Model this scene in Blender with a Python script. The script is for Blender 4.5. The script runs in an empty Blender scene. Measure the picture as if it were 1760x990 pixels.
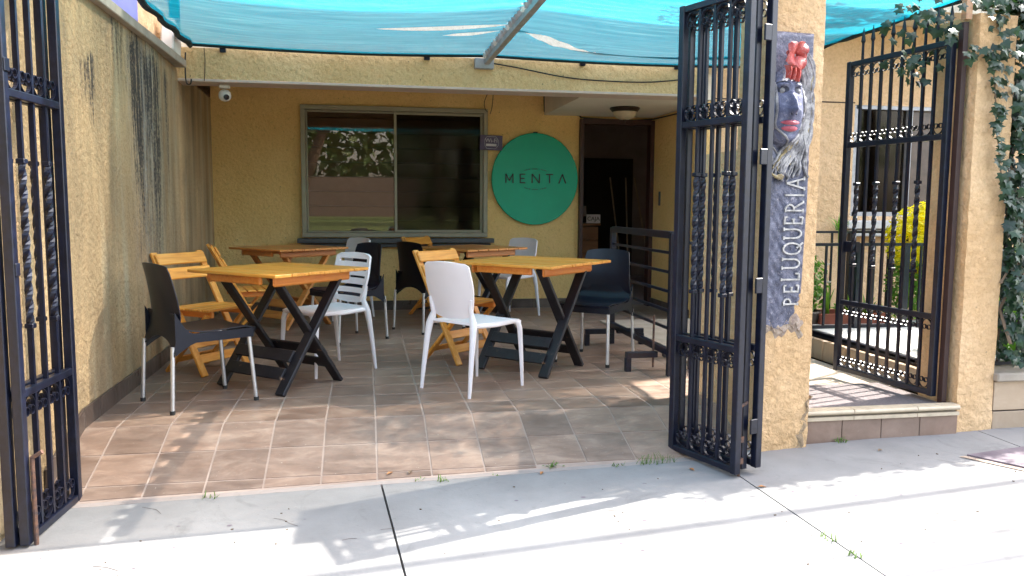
import bpy, bmesh, math, random
from math import sin, cos, pi, radians, sqrt, atan2, exp
from mathutils import Vector, Matrix
random.seed(7)
SC = bpy.context.scene
COL = SC.collection

# ------------------------------------------------------------------ camera, sky, sun, exposure
cam_d = bpy.data.cameras.new('camera'); cam = bpy.data.objects.new('camera', cam_d); COL.objects.link(cam)
cam_d.sensor_width = 36.0; cam_d.lens = 1400.0/1760.0*36.0; cam_d.clip_start = .05; cam_d.clip_end = 800
P_, Y_, R_ = radians(5.78), radians(10.24), radians(-.36)
fw = Vector((sin(Y_)*cos(P_), cos(Y_)*cos(P_), -sin(P_))); r0 = Vector((cos(Y_), -sin(Y_), 0)); d0 = fw.cross(r0)
rt = r0*cos(R_)+d0*sin(R_); dn = -r0*sin(R_)+d0*cos(R_)
cam.matrix_world = Matrix(((rt.x, -dn.x, -fw.x, 0), (rt.y, -dn.y, -fw.y, 0), (rt.z, -dn.z, -fw.z, 1.18), (0, 0, 0, 1)))
SC.camera = cam
SUN_AZ, SUN_EL = radians(17.0), radians(50.3)      # azimuth measured from +X towards +Y
world = bpy.data.worlds.new('World'); SC.world = world; world.use_nodes = True
wn = world.node_tree; bg = wn.nodes['Background']; sky = wn.nodes.new('ShaderNodeTexSky'); sky.sky_type = 'NISHITA'
sky.sun_disc = False; sky.sun_elevation = SUN_EL; sky.sun_rotation = pi/2-SUN_AZ; sky.air_density = 1.0; sky.dust_density = 3.5
hz_ = wn.nodes.new('ShaderNodeHueSaturation'); hz_.inputs['Saturation'].default_value = .68; wn.links.new(sky.outputs[0], hz_.inputs['Color']); wn.links.new(hz_.outputs[0], bg.inputs[0]); bg.inputs[1].default_value = .15
sun_d = bpy.data.lights.new('sun', 'SUN'); sun = bpy.data.objects.new('sun', sun_d); COL.objects.link(sun)
sun_d.energy = 2.6; sun_d.angle = radians(.5); sun_d.color = (1, .95, .87)
sv = Vector((cos(SUN_AZ)*cos(SUN_EL), sin(SUN_AZ)*cos(SUN_EL), sin(SUN_EL)))
sun.rotation_euler = sv.to_track_quat('Z', 'Y').to_euler(); sun.location = (8, 3, 12)
SC.view_settings.view_transform = 'Standard'; SC.view_settings.look = 'None'; SC.view_settings.gamma = 1.0
SC.view_settings.use_curve_mapping = False
SC.view_settings.exposure = 2.74
SC.cycles.max_bounces = 10; SC.cycles.diffuse_bounces = 6; SC.cycles.transparent_max_bounces = 24
SC.cycles.glossy_bounces = 4; SC.cycles.transmission_bounces = 6; SC.cycles.use_denoising = True
SC.cycles.sample_clamp_indirect = 6.0

# ------------------------------------------------------------------ materials
def nt(name):
    m = bpy.data.materials.new(name); m.use_nodes = True; t = m.node_tree
    return m, t, t.nodes['Principled BSDF']
def N(t, typ, **k):
    n = t.nodes.new(typ)
    for a, v in k.items():
        if a.startswith('i_'):
            key = a[2:]; key = int(key) if key.isdigit() else key.replace('_', ' ')
            n.inputs[key].default_value = v
        else: setattr(n, a, v)
    return n
def coords(t, scale=(1, 1, 1), obj=True, loc=(0, 0, 0)):
    c = N(t, 'ShaderNodeTexCoord'); mp = N(t, 'ShaderNodeMapping'); mp.inputs['Scale'].default_value = scale; mp.inputs['Location'].default_value = loc
    t.links.new(c.outputs['Object'], mp.inputs[0]); return mp.outputs[0]
def ramp(t, src, stops):
    r = N(t, 'ShaderNodeValToRGB'); e = r.color_ramp.elements
    while len(e) < len(stops): e.new(.5)
    for x, (p, c) in zip(e, stops): x.position = p; x.color = c if len(c) == 4 else (*c, 1)
    t.links.new(src, r.inputs[0]); return r.outputs[0]
def mix(t, fac, a, b, mode='MIX'):
    m = N(t, 'ShaderNodeMix', data_type='RGBA', blend_type=mode)
    for s, v in ((m.inputs[0], fac), (m.inputs[6], a), (m.inputs[7], b)):
        if hasattr(v, 'links') or hasattr(v, 'is_linked'): t.links.new(v, s)
        else: s.default_value = v if not isinstance(v, tuple) or len(v) == 4 else (*v, 1)
    return m.outputs[2]
def noise(t, co, scale, detail=4, rough=.6, dist=0):
    n = N(t, 'ShaderNodeTexNoise'); n.inputs['Scale'].default_value = scale; n.inputs['Detail'].default_value = detail
    n.inputs['Roughness'].default_value = rough; n.inputs['Distortion'].default_value = dist; t.links.new(co, n.inputs[0]); return n.outputs[0]
def bump(t, b, h, strength, dist):
    n = N(t, 'ShaderNodeBump'); n.inputs['Strength'].default_value = strength; n.inputs['Distance'].default_value = dist
    t.links.new(h, n.inputs['Height']); t.links.new(n.outputs[0], b.inputs['Normal'])
def math_(t, op, a, b=None):
    n = N(t, 'ShaderNodeMath', operation=op)
    for i, v in enumerate((a, b)):
        if v is None: continue
        if hasattr(v, 'is_linked'): t.links.new(v, n.inputs[i])
        else: n.inputs[i].default_value = v
    return n.outputs[0]

def simple(name, col, rough=.5, metal=0, var=.12, scale=12, bumpd=0, spec=None, col2=None):
    m, t, b = nt(name); co = coords(t)
    nz = noise(t, co, scale, 5)
    c2 = col2 or tuple(c*(1-var*2.2) for c in col)
    t.links.new(ramp(t, nz, [(.3, c2), (.68, col)]), b.inputs['Base Color'])
    b.inputs['Roughness'].default_value = rough; b.inputs['Metallic'].default_value = metal
    if spec is not None: b.inputs['Specular IOR Level'].default_value = spec
    if bumpd: bump(t, b, noise(t, co, scale*4, 4), .5, bumpd)
    return m

def stucco(name, c1, c2, dark=(.10, .075, .045), amt=.5, grain=.006, scale=38, streak=False):
    m, t, b = nt(name); co = coords(t)
    big = noise(t, co, 1.3, 5, .6); col = ramp(t, big, [(.3, c1), (.7, c2)])
    sp = noise(t, co, 26, 3, .7)
    col = mix(t, ramp(t, sp, [(.58, (0, 0, 0)), (.75, (amt,)*3)]), col, tuple(x*.55 for x in c1))
    pit = N(t, 'ShaderNodeTexVoronoi'); pit.inputs['Scale'].default_value = 9; t.links.new(coords(t, (1, 1, 1), True, (3, 1, 2)), pit.inputs[0])
    col = mix(t, ramp(t, pit.outputs[0], [(.03, (amt*1.2,)*3), (.07, (0, 0, 0))]), col, dark)
    h = noise(t, co, scale, 5, .75, .6); h2 = noise(t, co, scale*.28, 3, .6)
    v = N(t, 'ShaderNodeTexVoronoi', feature='SMOOTH_F1'); v.inputs['Scale'].default_value = scale*.9; t.links.new(co, v.inputs[0])
    hh = math_(t, 'ADD', math_(t, 'ADD', math_(t, 'MULTIPLY', h, .9), h2), math_(t, 'MULTIPLY', v.outputs[0], .5))
    bump(t, b, hh, 1.0, grain)
    if streak:      # black mould runs under the coping, pale lime runs beside them; object coordinates = world
        def run(y0, w, ztop, zlen, seed, c, cur, gain=1.0):
            sep = N(t, 'ShaderNodeSeparateXYZ'); t.links.new(coords(t), sep.inputs[0])
            wob = math_(t, 'MULTIPLY', math_(t, 'SUBTRACT', noise(t, coords(t, (1, 2.5, .7), True, (seed, 0, 0)), 3.5, 5), .5), w*1.6)
            dy = math_(t, 'ABSOLUTE', math_(t, 'SUBTRACT', math_(t, 'ADD', sep.outputs['Y'], wob), y0))
            a = math_(t, 'SUBTRACT', 1.0, math_(t, 'DIVIDE', dy, w)); a = math_(t, 'MAXIMUM', a, 0.0)
            zt = math_(t, 'DIVIDE', math_(t, 'SUBTRACT', ztop, sep.outputs['Z']), zlen)
            f = math_(t, 'MAXIMUM', math_(t, 'SUBTRACT', 1.0, zt), 0.0)
            up = math_(t, 'MINIMUM', math_(t, 'MAXIMUM', math_(t, 'MULTIPLY', math_(t, 'ADD', zt, .04), 9.0), 0.0), 1.0)
            fine = ramp(t, noise(t, coords(t, (1, 26, 1.6), True, (0, seed, 0)), 1.0, 4, .7), [(.34, (0, 0, 0)), (.6, (1, 1, 1))])
            gr = ramp(t, noise(t, coords(t), 45, 3, .7), [(.35, (.25, .25, .25)), (.6, (1, 1, 1))])
            k = math_(t, 'MULTIPLY', math_(t, 'MULTIPLY', math_(t, 'MULTIPLY', a, f), up), 2.6*gain)
            k = math_(t, 'MULTIPLY', math_(t, 'MULTIPLY', k, fine), gr)
            k = math_(t, 'MINIMUM', k, .93)
            return mix(t, k, cur, c)
        drip = ramp(t, noise(t, coords(t, (1, 2.0, .28)), 1.4, 5, .6), [(.38, (0, 0, 0)), (.66, (.75, .75, .75))]); col = mix(t, drip, col, (.20, .155, .095))
        blot = ramp(t, noise(t, coords(t, (1, 1, .7), True, (2, 8, 1)), 2.6, 6, .7, .8), [(.50, (0, 0, 0)), (.68, (.6,)*3)]); col = mix(t, blot, col, (.24, .18, .115))
        pale = ramp(t, noise(t, coords(t, (1, 3.2, .25), True, (5, 0, 0)), 1.1, 4), [(.5, (0, 0, 0)), (.72, (.75, .75, .75))])
        col = mix(t, pale, col, (.50, .46, .33))
        col = run(6.0, .42, 2.26, 2.0, 3.1, (.42, .40, .36), col, .8)
        for (y0, w, zt, zl, s, g) in ((5.85, .26, 2.28, 1.75, 1.0, 1.6), (6.3, .30, 2.24, 1.9, 7.0, 1.5), (6.75, .10, 2.18, 1.0, 4.0, 1.2), (4.93, .07, 2.0, .45, 9.0, 2.2), (4.8, .10, 1.95, .3, 12.0, 1.0), (5.45, .22, 2.3, .5, 15.0, .8)):
            col = run(y0, w, zt, zl, s, (.035, .033, .036), col, g)
    gr_ = ramp(t, noise(t, coords(t, (1, 1, 1), True, (7, 3, 1)), scale*2.6, 4, .75), [(.34, (.86, .83, .79)), (.55, (1, 1, 1))]); col = mix(t, 1.0, col, gr_, 'MULTIPLY')  # fine grain darkened in the colour as cavity shade and pit dirt
    t.links.new(col, b.inputs['Base Color']); b.inputs['Roughness'].default_value = .93; b.inputs['Specular IOR Level'].default_value = .2
    return m

M = {}
M['stucco'] = stucco('yellow_stucco', (.82, .53, .20), (.90, .62, .27), grain=.012)
M['stucco_out'] = stucco('rough_yellow_stucco', (.62, .395, .20), (.80, .56, .33), grain=.026, scale=24, amt=.35)
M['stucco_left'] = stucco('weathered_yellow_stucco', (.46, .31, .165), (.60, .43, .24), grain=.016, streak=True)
M['stucco_beam'] = stucco('rough_beam_stucco', (.70, .50, .24), (.80, .60, .32), grain=.022, scale=26, amt=.7)
M['stucco_upper'] = stucco('pale_upper_stucco', (.74, .68, .55), (.82, .76, .64), grain=.01)
M['stucco_garden'] = stucco('garden_wall_stucco', (.78, .52, .29), (.84, .58, .35), grain=.03, scale=13, amt=.2)
M['white_ceiling'] = simple('ceiling_paint', (.74, .68, .58), .85, var=.05, scale=3)
M['trim'] = simple('pale_trim', (.62, .50, .42), .7, var=.06)
M['coping'] = simple('coping_stone', (.42, .36, .29), .8, var=.15, scale=6, bumpd=.002)
M['joint_dark'] = simple('dark_joint', (.07, .05, .04), .95, scale=20)

def tile_mat(name, c1, c2, c3, rough=.35, bd=.0012):
    m, t, b = nt(name); g = N(t, 'ShaderNodeNewGeometry'); oi = N(t, 'ShaderNodeObjectInfo')
    mp = N(t, 'ShaderNodeMapping'); mp.inputs['Scale'].default_value = (1, 2.6, 1); t.links.new(g.outputs['Position'], mp.inputs[0])
    a = noise(t, mp.outputs[0], 4.5, 7, .68, .5)
    col = ramp(t, a, [(.3, c1), (.52, c2), (.72, c3)])
    rv = ramp(t, oi.outputs['Random'], [(0, (.76, .75, .74)), (1, (1.12, 1.09, 1.04))]); col = mix(t, 1.0, col, rv, 'MULTIPLY')
    dust = ramp(t, noise(t, g.outputs['Position'], 1.1, 6, .7), [(.45, (0, 0, 0)), (.75, (.35, .35, .35))]); col = mix(t, dust, col, (.42, .34, .28))
    sp = ramp(t, noise(t, g.outputs['Position'], 60, 2, .5), [(.72, (0, 0, 0)), (.78, (.5, .5, .5))]); col = mix(t, sp, col, (.5, .44, .38))
    t.links.new(col, b.inputs['Base Color'])
    t.links.new(ramp(t, a, [(.3, (rough-.08,)*3), (.7, (rough+.22,)*3)]), b.inputs['Roughness'])
    bump(t, b, noise(t, mp.outputs[0], 16, 4), .6, bd); return m
M['tile'] = tile_mat('brown_floor_tile', (.165, .106, .080), (.245, .165, .125), (.36, .262, .20), .38)
M['grout'] = simple('tile_grout', (.40, .31, .255), .9, scale=2.2, col2=(.25, .185, .15))
M['base_tile'] = tile_mat('dark_skirting_tile', (.055, .042, .038), (.085, .062, .052), (.12, .09, .075), .3)
M['riser_tile'] = tile_mat('brown_riser_tile', (.15, .095, .068), (.21, .135, .10), (.27, .18, .135), .4)
M['beige_tile'] = tile_mat('beige_wall_tile', (.34, .25, .17), (.40, .30, .21), (.46, .36, .26), .35)
M['nose'] = simple('step_nosing', (.60, .49, .35), .5, var=.12, scale=14)
def concrete(name, c1, c2):
    m, t, b = nt(name); g = N(t, 'ShaderNodeNewGeometry'); po = g.outputs['Position']
    a = noise(t, po, 1.6, 7, .65); col = ramp(t, a, [(.3, c1), (.7, c2)])
    st = ramp(t, noise(t, po, 2.3, 7, .7, 1.5), [(.56, (0, 0, 0)), (.72, (.55,)*3)]); col = mix(t, st, col, tuple(x*.6 for x in c1))
    sp = ramp(t, noise(t, po, 70, 2, .5), [(.70, (0, 0, 0)), (.76, (.55,)*3)]); col = mix(t, sp, col, (.12, .11, .10))
    v = N(t, 'ShaderNodeTexVoronoi', feature='DISTANCE_TO_EDGE'); v.inputs['Scale'].default_value = .62
    dd = N(t, 'ShaderNodeMixRGB'); nn = N(t, 'ShaderNodeTexNoise'); nn.inputs['Scale'].default_value = 3.0; nn.inputs['Detail'].default_value = 5
    t.links.new(po, nn.inputs[0]); dd.inputs[0].default_value = .35; t.links.new(po, dd.inputs[1]); t.links.new(nn.outputs['Color'], dd.inputs[2]); t.links.new(dd.outputs[0], v.inputs[0])
    t.links.new(col, b.inputs['Base Color']); b.inputs['Roughness'].default_value = .85; b.inputs['Specular IOR Level'].default_value = .25
    bump(t, b, math_(t, 'ADD', noise(t, po, 55, 4, .7), noise(t, po, 6, 3)), .5, .0025); return m
M['concrete'] = concrete('sidewalk_concrete', (.185, .179, .174), (.255, .249, .243))
M['strip'] = concrete('threshold_concrete', (.26, .22, .20), (.36, .31, .28))
M['asphalt'] = simple('asphalt', (.06, .058, .055), .9, scale=20, bumpd=.004)
M['soil'] = simple('soil', (.12, .085, .055), .95, scale=14, bumpd=.01)
M['path'] = simple('landing_floor', (.46, .38, .30), .8, var=.12, scale=6, bumpd=.002)
M['white_slab'] = simple('pale_slab', (.62, .60, .57), .7, var=.06)
M['mat'] = simple('entrance_mat', (.20, .17, .17), .98, var=.2, scale=90, bumpd=.004)
M['iron'] = simple('black_painted_iron', (.007, .010, .026), .36, var=.3, scale=30, bumpd=.0004, spec=.45)
M['iron_rust'] = simple('rusty_iron', (.16, .075, .04), .8, scale=40, col2=(.03, .025, .03), bumpd=.001)
M['jamb'] = simple('red_oxide_iron', (.045, .022, .020), .5, scale=15)
M['black_plastic'] = simple('black_plastic', (.005, .005, .008), .42, var=.15, scale=60, bumpd=.0003, spec=.3)
M['navy_plastic'] = simple('black_blue_plastic', (.006, .008, .018), .38, var=.15, scale=60, bumpd=.0003, spec=.35)
M['white_plastic'] = simple('white_plastic', (.86, .79, .80), .42, var=.02, scale=5)
M['alu'] = simple('brushed_aluminium', (.72, .73, .76), .36, metal=.85, var=.08, scale=30)
M['rubber'] = simple('black_rubber', (.02, .02, .02), .7)
def wood(name, c1, c2, c3, rough=.35, ax=(14, 1.2, 14)):
    m, t, b = nt(name); co = coords(t, ax); oi = N(t, 'ShaderNodeObjectInfo')
    ad = N(t, 'ShaderNodeVectorMath', operation='ADD'); t.links.new(co, ad.inputs[0]); 
    sc = N(t, 'ShaderNodeVectorMath', operation='SCALE'); sc.inputs[0].default_value = (9, 7, 5); t.links.new(oi.outputs['Random'], sc.inputs['Scale']); t.links.new(sc.outputs[0], ad.inputs[1])
    a = noise(t, ad.outputs[0], 2.0, 6, .6, 1.1)
    col = ramp(t, a, [(.3, c1), (.5, c2), (.72, c3)])
    rv = ramp(t, oi.outputs['Random'], [(0, (.86, .84, .80)), (1, (1.08, 1.05, 1.0))]); col = mix(t, 1.0, col, rv, 'MULTIPLY')
    kn = ramp(t, noise(t, coords(t), 9, 2, .4), [(.74, (0, 0, 0)), (.8, (.6,)*3)]); col = mix(t, kn, col, tuple(x*.4 for x in c1))
    t.links.new(col, b.inputs['Base Color']); b.inputs['Roughness'].default_value = rough; b.inputs['Coat Weight'].default_value = .15; b.inputs['Coat Roughness'].default_value = .3
    bump(t, b, a, .5, .0009); return m
M['pine'] = wood('varnished_pine', (.62, .225, .030), (.80, .335, .050), (.88, .44, .10))
M['pine_x'] = wood('varnished_pine_cross', (.62, .225, .030), (.80, .335, .050), (.88, .44, .10), ax=(1.2, 14, 14))
M['pine_z'] = wood('varnished_pine_upright', (.62, .23, .030), (.80, .34, .055), (.88, .44, .10), ax=(14, 14, 1.5))
M['pine_dark'] = wood('aged_orange_pine', (.52, .18, .04), (.68, .26, .06), (.78, .34, .10), rough=.3)
M['pine_dark_x'] = wood('aged_orange_pine_cross', (.46, .15, .035), (.60, .215, .05), (.70, .29, .08), ax=(1.2, 14, 14))
M['orange_rail'] = wood('orange_pine_rail', (.72, .22, .035), (.86, .30, .05), (.90, .38, .085), ax=(1.2, 14, 14))
M['leg_paint'] = simple('black_painted_wood', (.010, .009, .012), .42, var=.3, scale=25, bumpd=.0008)
def worn_paint():
    m, t, b = nt('worn_black_paint'); co = coords(t)
    a = noise(t, co, 7, 6, .7, .4); e = noise(t, coords(t, (1, 1, 1), True, (4, 2, 1)), 22, 5, .7)
    col = ramp(t, e, [(.35, (.008, .007, .010)), (.7, (.020, .018, .022))])
    k = ramp(t, math_(t, 'MULTIPLY', a, e), [(.36, (0, 0, 0)), (.40, (.8,)*3)]); col = mix(t, k, col, (.30, .16, .085))
    t.links.new(col, b.inputs['Base Color']); b.inputs['Roughness'].default_value = .48; bump(t, b, e, .5, .001); return m
M['leg_paint'] = worn_paint()
M['worn'] = wood('bare_worn_wood', (.35, .17, .08), (.48, .25, .12), (.55, .32, .16))
M['frame'] = simple('bronze_aluminium_frame', (.33, .29, .215), .42, metal=.25, var=.06)
M['slate'] = simple('dark_sill_stone', (.085, .085, .088), .5, scale=18, bumpd=.001)
def glass(name, tint=(.9, .92, .92), rough=0.0, fac=.16):
    m = bpy.data.materials.new(name); m.use_nodes = True; t = m.node_tree; t.nodes.clear()
    o = N(t, 'ShaderNodeOutputMaterial'); tr = N(t, 'ShaderNodeBsdfTransparent'); gl = N(t, 'ShaderNodeBsdfGlossy'); mx = N(t, 'ShaderNodeMixShader')
    tr.inputs[0].default_value = (*tint, 1); gl.inputs[0].default_value = (.85, .74, .66, 1); gl.inputs['Roughness'].default_value = rough
    fr = N(t, 'ShaderNodeFresnel'); fr.inputs[0].default_value = 1.5
    t.links.new(math_(t, 'MINIMUM', math_(t, 'ADD', math_(t, 'MULTIPLY', fr.outputs[0], 1.0), fac), 1.0), mx.inputs[0])
    t.links.new(tr.outputs[0], mx.inputs[1]); t.links.new(gl.outputs[0], mx.inputs[2]); t.links.new(mx.outputs[0], o.inputs[0]); return m
M['glass'] = glass('window_glass', (.82, .78, .74), fac=.02)
M['screen'] = glass('screened_glass', (.55, .53, .50), .06, fac=-.02)
M['brown_pane'] = simple('brown_curtained_glass', (.14, .095, .075), .25)
M['blind'] = simple('dark_brown_blind', (.24, .165, .13), .6, scale=8)
M['blind_edge'] = simple('blind_edge', (.012, .010, .010), .8)
M['room'] = simple('dim_room_paint', (.30, .27, .29), .9, scale=3)
M['room_black'] = simple('dark_room_surface', (.012, .011, .012), .8)  # near black put in for unlit depth behind openings; also the terminal stand
M['green_sign'] = simple('mint_green_enamel', (.0, .40, .235), .27, var=.03, scale=4, spec=.5)
M['green_faint'] = simple('dark_green_print', (.0, .14, .10), .4)
M['black_print'] = simple('black_lettering', (.006, .008, .008), .4)
M['plaque'] = simple('purple_grey_plaque', (.13, .10, .19), .6, scale=30)
M['chalk'] = simple('chalk_white', (.72, .70, .74), .7)
M['door_frame'] = simple('dark_maroon_frame', (.055, .018, .014), .5)
M['lamp_glass'] = simple('amber_lamp_glass', (.55, .44, .30), .35, var=.1, scale=20)
M['lamp_metal'] = simple('bronze_lamp_metal', (.04, .022, .015), .4, metal=.5)
M['cable'] = simple('black_cable', (.010, .010, .012), .6)
M['cable_mat'] = M['cable']
M['white_box'] = simple('white_housing', (.75, .72, .66), .5, var=.05)
M['lens'] = simple('camera_lens', (.01, .01, .012), .12)
M['blue_panel'] = simple('periwinkle_sheet', (.22, .25, .62), .5, var=.08, scale=4)
M['galv'] = simple('galvanised_steel', (.46, .45, .46), .45, metal=.5, var=.15, scale=14)
def relief_mat(name, c1, c2, c3, rough=.4):
    m, t, b = nt(name); co = coords(t)
    a = noise(t, co, 11, 6, .65, 1.4); col = ramp(t, a, [(.32, c1), (.5, c2), (.66, c3)])
    f = ramp(t, noise(t, co, 38, 3, .6, 2.5), [(.6, (0, 0, 0)), (.68, (.55,)*3)]); col = mix(t, f, col, (.40, .36, .40))
    t.links.new(col, b.inputs['Base Color']); b.inputs['Roughness'].default_value = rough
    bump(t, b, math_(t, 'ADD', noise(t, co, 30, 5, .7, 2), noise(t, co, 9, 3, .6, 1)), 1.0, .006); return m
M['relief'] = relief_mat('blue_grey_plaster', (.032, .034, .060), (.085, .09, .14), (.21, .21, .27))
M['relief_face'] = relief_mat('blue_painted_face', (.055, .062, .11), (.10, .11, .19), (.20, .21, .29), .55)
M['relief_hair'] = relief_mat('grey_gold_hair', (.09, .085, .09), (.21, .20, .21), (.46, .44, .43), .6)
M['relief_edge'] = relief_mat('brown_plaster_edge', (.20, .14, .11), (.33, .25, .19), (.42, .33, .25), .8)
M['relief_dark'] = relief_mat('dark_brow_and_shade', (.012, .013, .025), (.025, .028, .05), (.06, .065, .10), .6)  # brow paint, also socket and nostril shade put into the colour
M['red_paint'] = relief_mat('chipped_red_paint', (.30, .035, .03), (.50, .07, .06), (.60, .22, .18), .35)
M['lip_paint'] = relief_mat('lip_paint', (.28, .03, .05), (.42, .07, .10), (.50, .15, .18), .35)
M['gold'] = relief_mat('gold_ochre_paint', (.16, .12, .06), (.28, .21, .10), (.42, .34, .18), .6)
M['letter'] = simple('cream_lettering', (.60, .57, .54), .6, var=.28, scale=40)
def leafm(name, c1, c2, rough=.45, trans=.35, bright=1.7):
    m = bpy.data.materials.new(name); m.use_nodes = True; t = m.node_tree; b = t.nodes['Principled BSDF']; o = t.nodes['Material Output']
    g = N(t, 'ShaderNodeNewGeometry'); oi = N(t, 'ShaderNodeObjectInfo'); n = noise(t, g.outputs['Position'], 7, 3)
    r = math_(t, 'MULTIPLY', math_(t, 'ADD', n, math_(t, 'ADD', oi.outputs['Random'], g.outputs['Random Per Island'])), .42)
    col = ramp(t, r, [(.25, c1), (.85, c2)]); t.links.new(col, b.inputs['Base Color']); b.inputs['Roughness'].default_value = rough
    tl = N(t, 'ShaderNodeBsdfTranslucent'); br = mix(t, 1.0, col, (bright, bright*1.05, bright*.5), 'MULTIPLY'); t.links.new(br, tl.inputs[0])
    mx = N(t, 'ShaderNodeMixShader'); mx.inputs[0].default_value = trans
    t.links.new(b.outputs[0], mx.inputs[1]); t.links.new(tl.outputs[0], mx.inputs[2]); t.links.new(mx.outputs[0], o.inputs[0]); return m
M['ivy'] = leafm('ivy_leaf', (.008, .024, .013), (.026, .062, .027), .36, .2)
M['bush'] = leafm('golden_bush_leaf', (.42, .44, .010), (.80, .70, .02), .5, .45, 1.6)
M['leaf'] = leafm('garden_leaf', (.05, .14, .02), (.16, .32, .05), .45, .4)
M['tree_leaf'] = leafm('tree_leaf', (.04, .075, .022), (.09, .15, .04), .5, .35)
M['grass'] = leafm('grass_blade', (.05, .11, .02), (.14, .22, .05), .6, .3)
M['pink'] = simple('pink_petal', (.75, .03, .16), .5); M['white_petal'] = simple('white_petal', (.8, .78, .75), .5)
M['bark'] = simple('bark', (.16, .11, .075), .95, var=.3, scale=16, bumpd=.02)
M['vine_stem'] = simple('vine_stem', (.20, .14, .09), .9, scale=20)
M['terracotta'] = simple('terracotta_pot', (.30, .085, .05), .7, scale=10)
M['dark_pot'] = simple('dark_clay_pot', (.05, .035, .03), .6)
M['dry_leaf'] = simple('dry_leaf', (.40, .17, .05), .7)
M['plate'] = simple('weathered_cover_plate', (.16, .13, .15), .6, col2=(.09, .07, .09), scale=9, bumpd=.003)
M['rubble'] = simple('broken_render', (.42, .30, .18), .95, col2=(.24, .17, .11), scale=30, bumpd=.012)
M['lawn'] = simple('lawn', (.13, .17, .045), .95, col2=(.06, .10, .025), scale=5, bumpd=.02)
M['pink_wall'] = simple('pink_street_wall', (.24, .18, .15), .9, scale=3)
M['counter'] = wood('counter_wood', (.16, .07, .03), (.22, .10, .045), (.28, .14, .06), ax=(1.2, 14, 14))
M['wire'] = M['cable']
def cloth_mat():
    m = bpy.data.materials.new('teal_shade_cloth'); m.use_nodes = True; t = m.node_tree; t.nodes.clear()
    o = N(t, 'ShaderNodeOutputMaterial'); co = coords(t, (1.0, 9, 1))
    a = noise(t, co, 1.6, 6, .65, .6); fine = noise(t, coords(t, (3, 60, 1)), 4, 3, .6)
    f = math_(t, 'ADD', math_(t, 'MULTIPLY', a, .75), math_(t, 'MULTIPLY', fine, .25))
    col = ramp(t, f, [(.30, (.0, .15, .22)), (.50, (.004, .22, .30)), (.66, (.02, .32, .40)), (.80, (.14, .50, .56))])
    df = N(t, 'ShaderNodeBsdfDiffuse'); tl = N(t, 'ShaderNodeBsdfTranslucent'); tr = N(t, 'ShaderNodeBsdfTransparent')
    t.links.new(col, df.inputs[0]); t.links.new(col, tl.inputs[0]); tr.inputs[0].default_value = (1, .95, .88, 1)
    m1 = N(t, 'ShaderNodeMixShader'); m1.inputs[0].default_value = .75; t.links.new(df.outputs[0], m1.inputs[1]); t.links.new(tl.outputs[0], m1.inputs[2])
    bp = N(t, 'ShaderNodeBump'); bp.inputs['Strength'].default_value = .5; bp.inputs['Distance'].default_value = .01; t.links.new(f, bp.inputs['Height']); t.links.new(bp.outputs[0], df.inputs['Normal']); t.links.new(bp.outputs[0], tl.inputs['Normal'])
    m2 = N(t, 'ShaderNodeMixShader'); t.links.new(ramp(t, f, [(.35, (.17,)*3), (.75, (.34,)*3)]), m2.inputs[0])
    t.links.new(m1.outputs[0], m2.inputs[1]); t.links.new(tr.outputs[0], m2.inputs[2]); t.links.new(m2.outputs[0], o.inputs[0]); return m
M['cloth'] = cloth_mat()
M['hem'] = simple('black_hem', (.012, .02, .018), .9)

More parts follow.
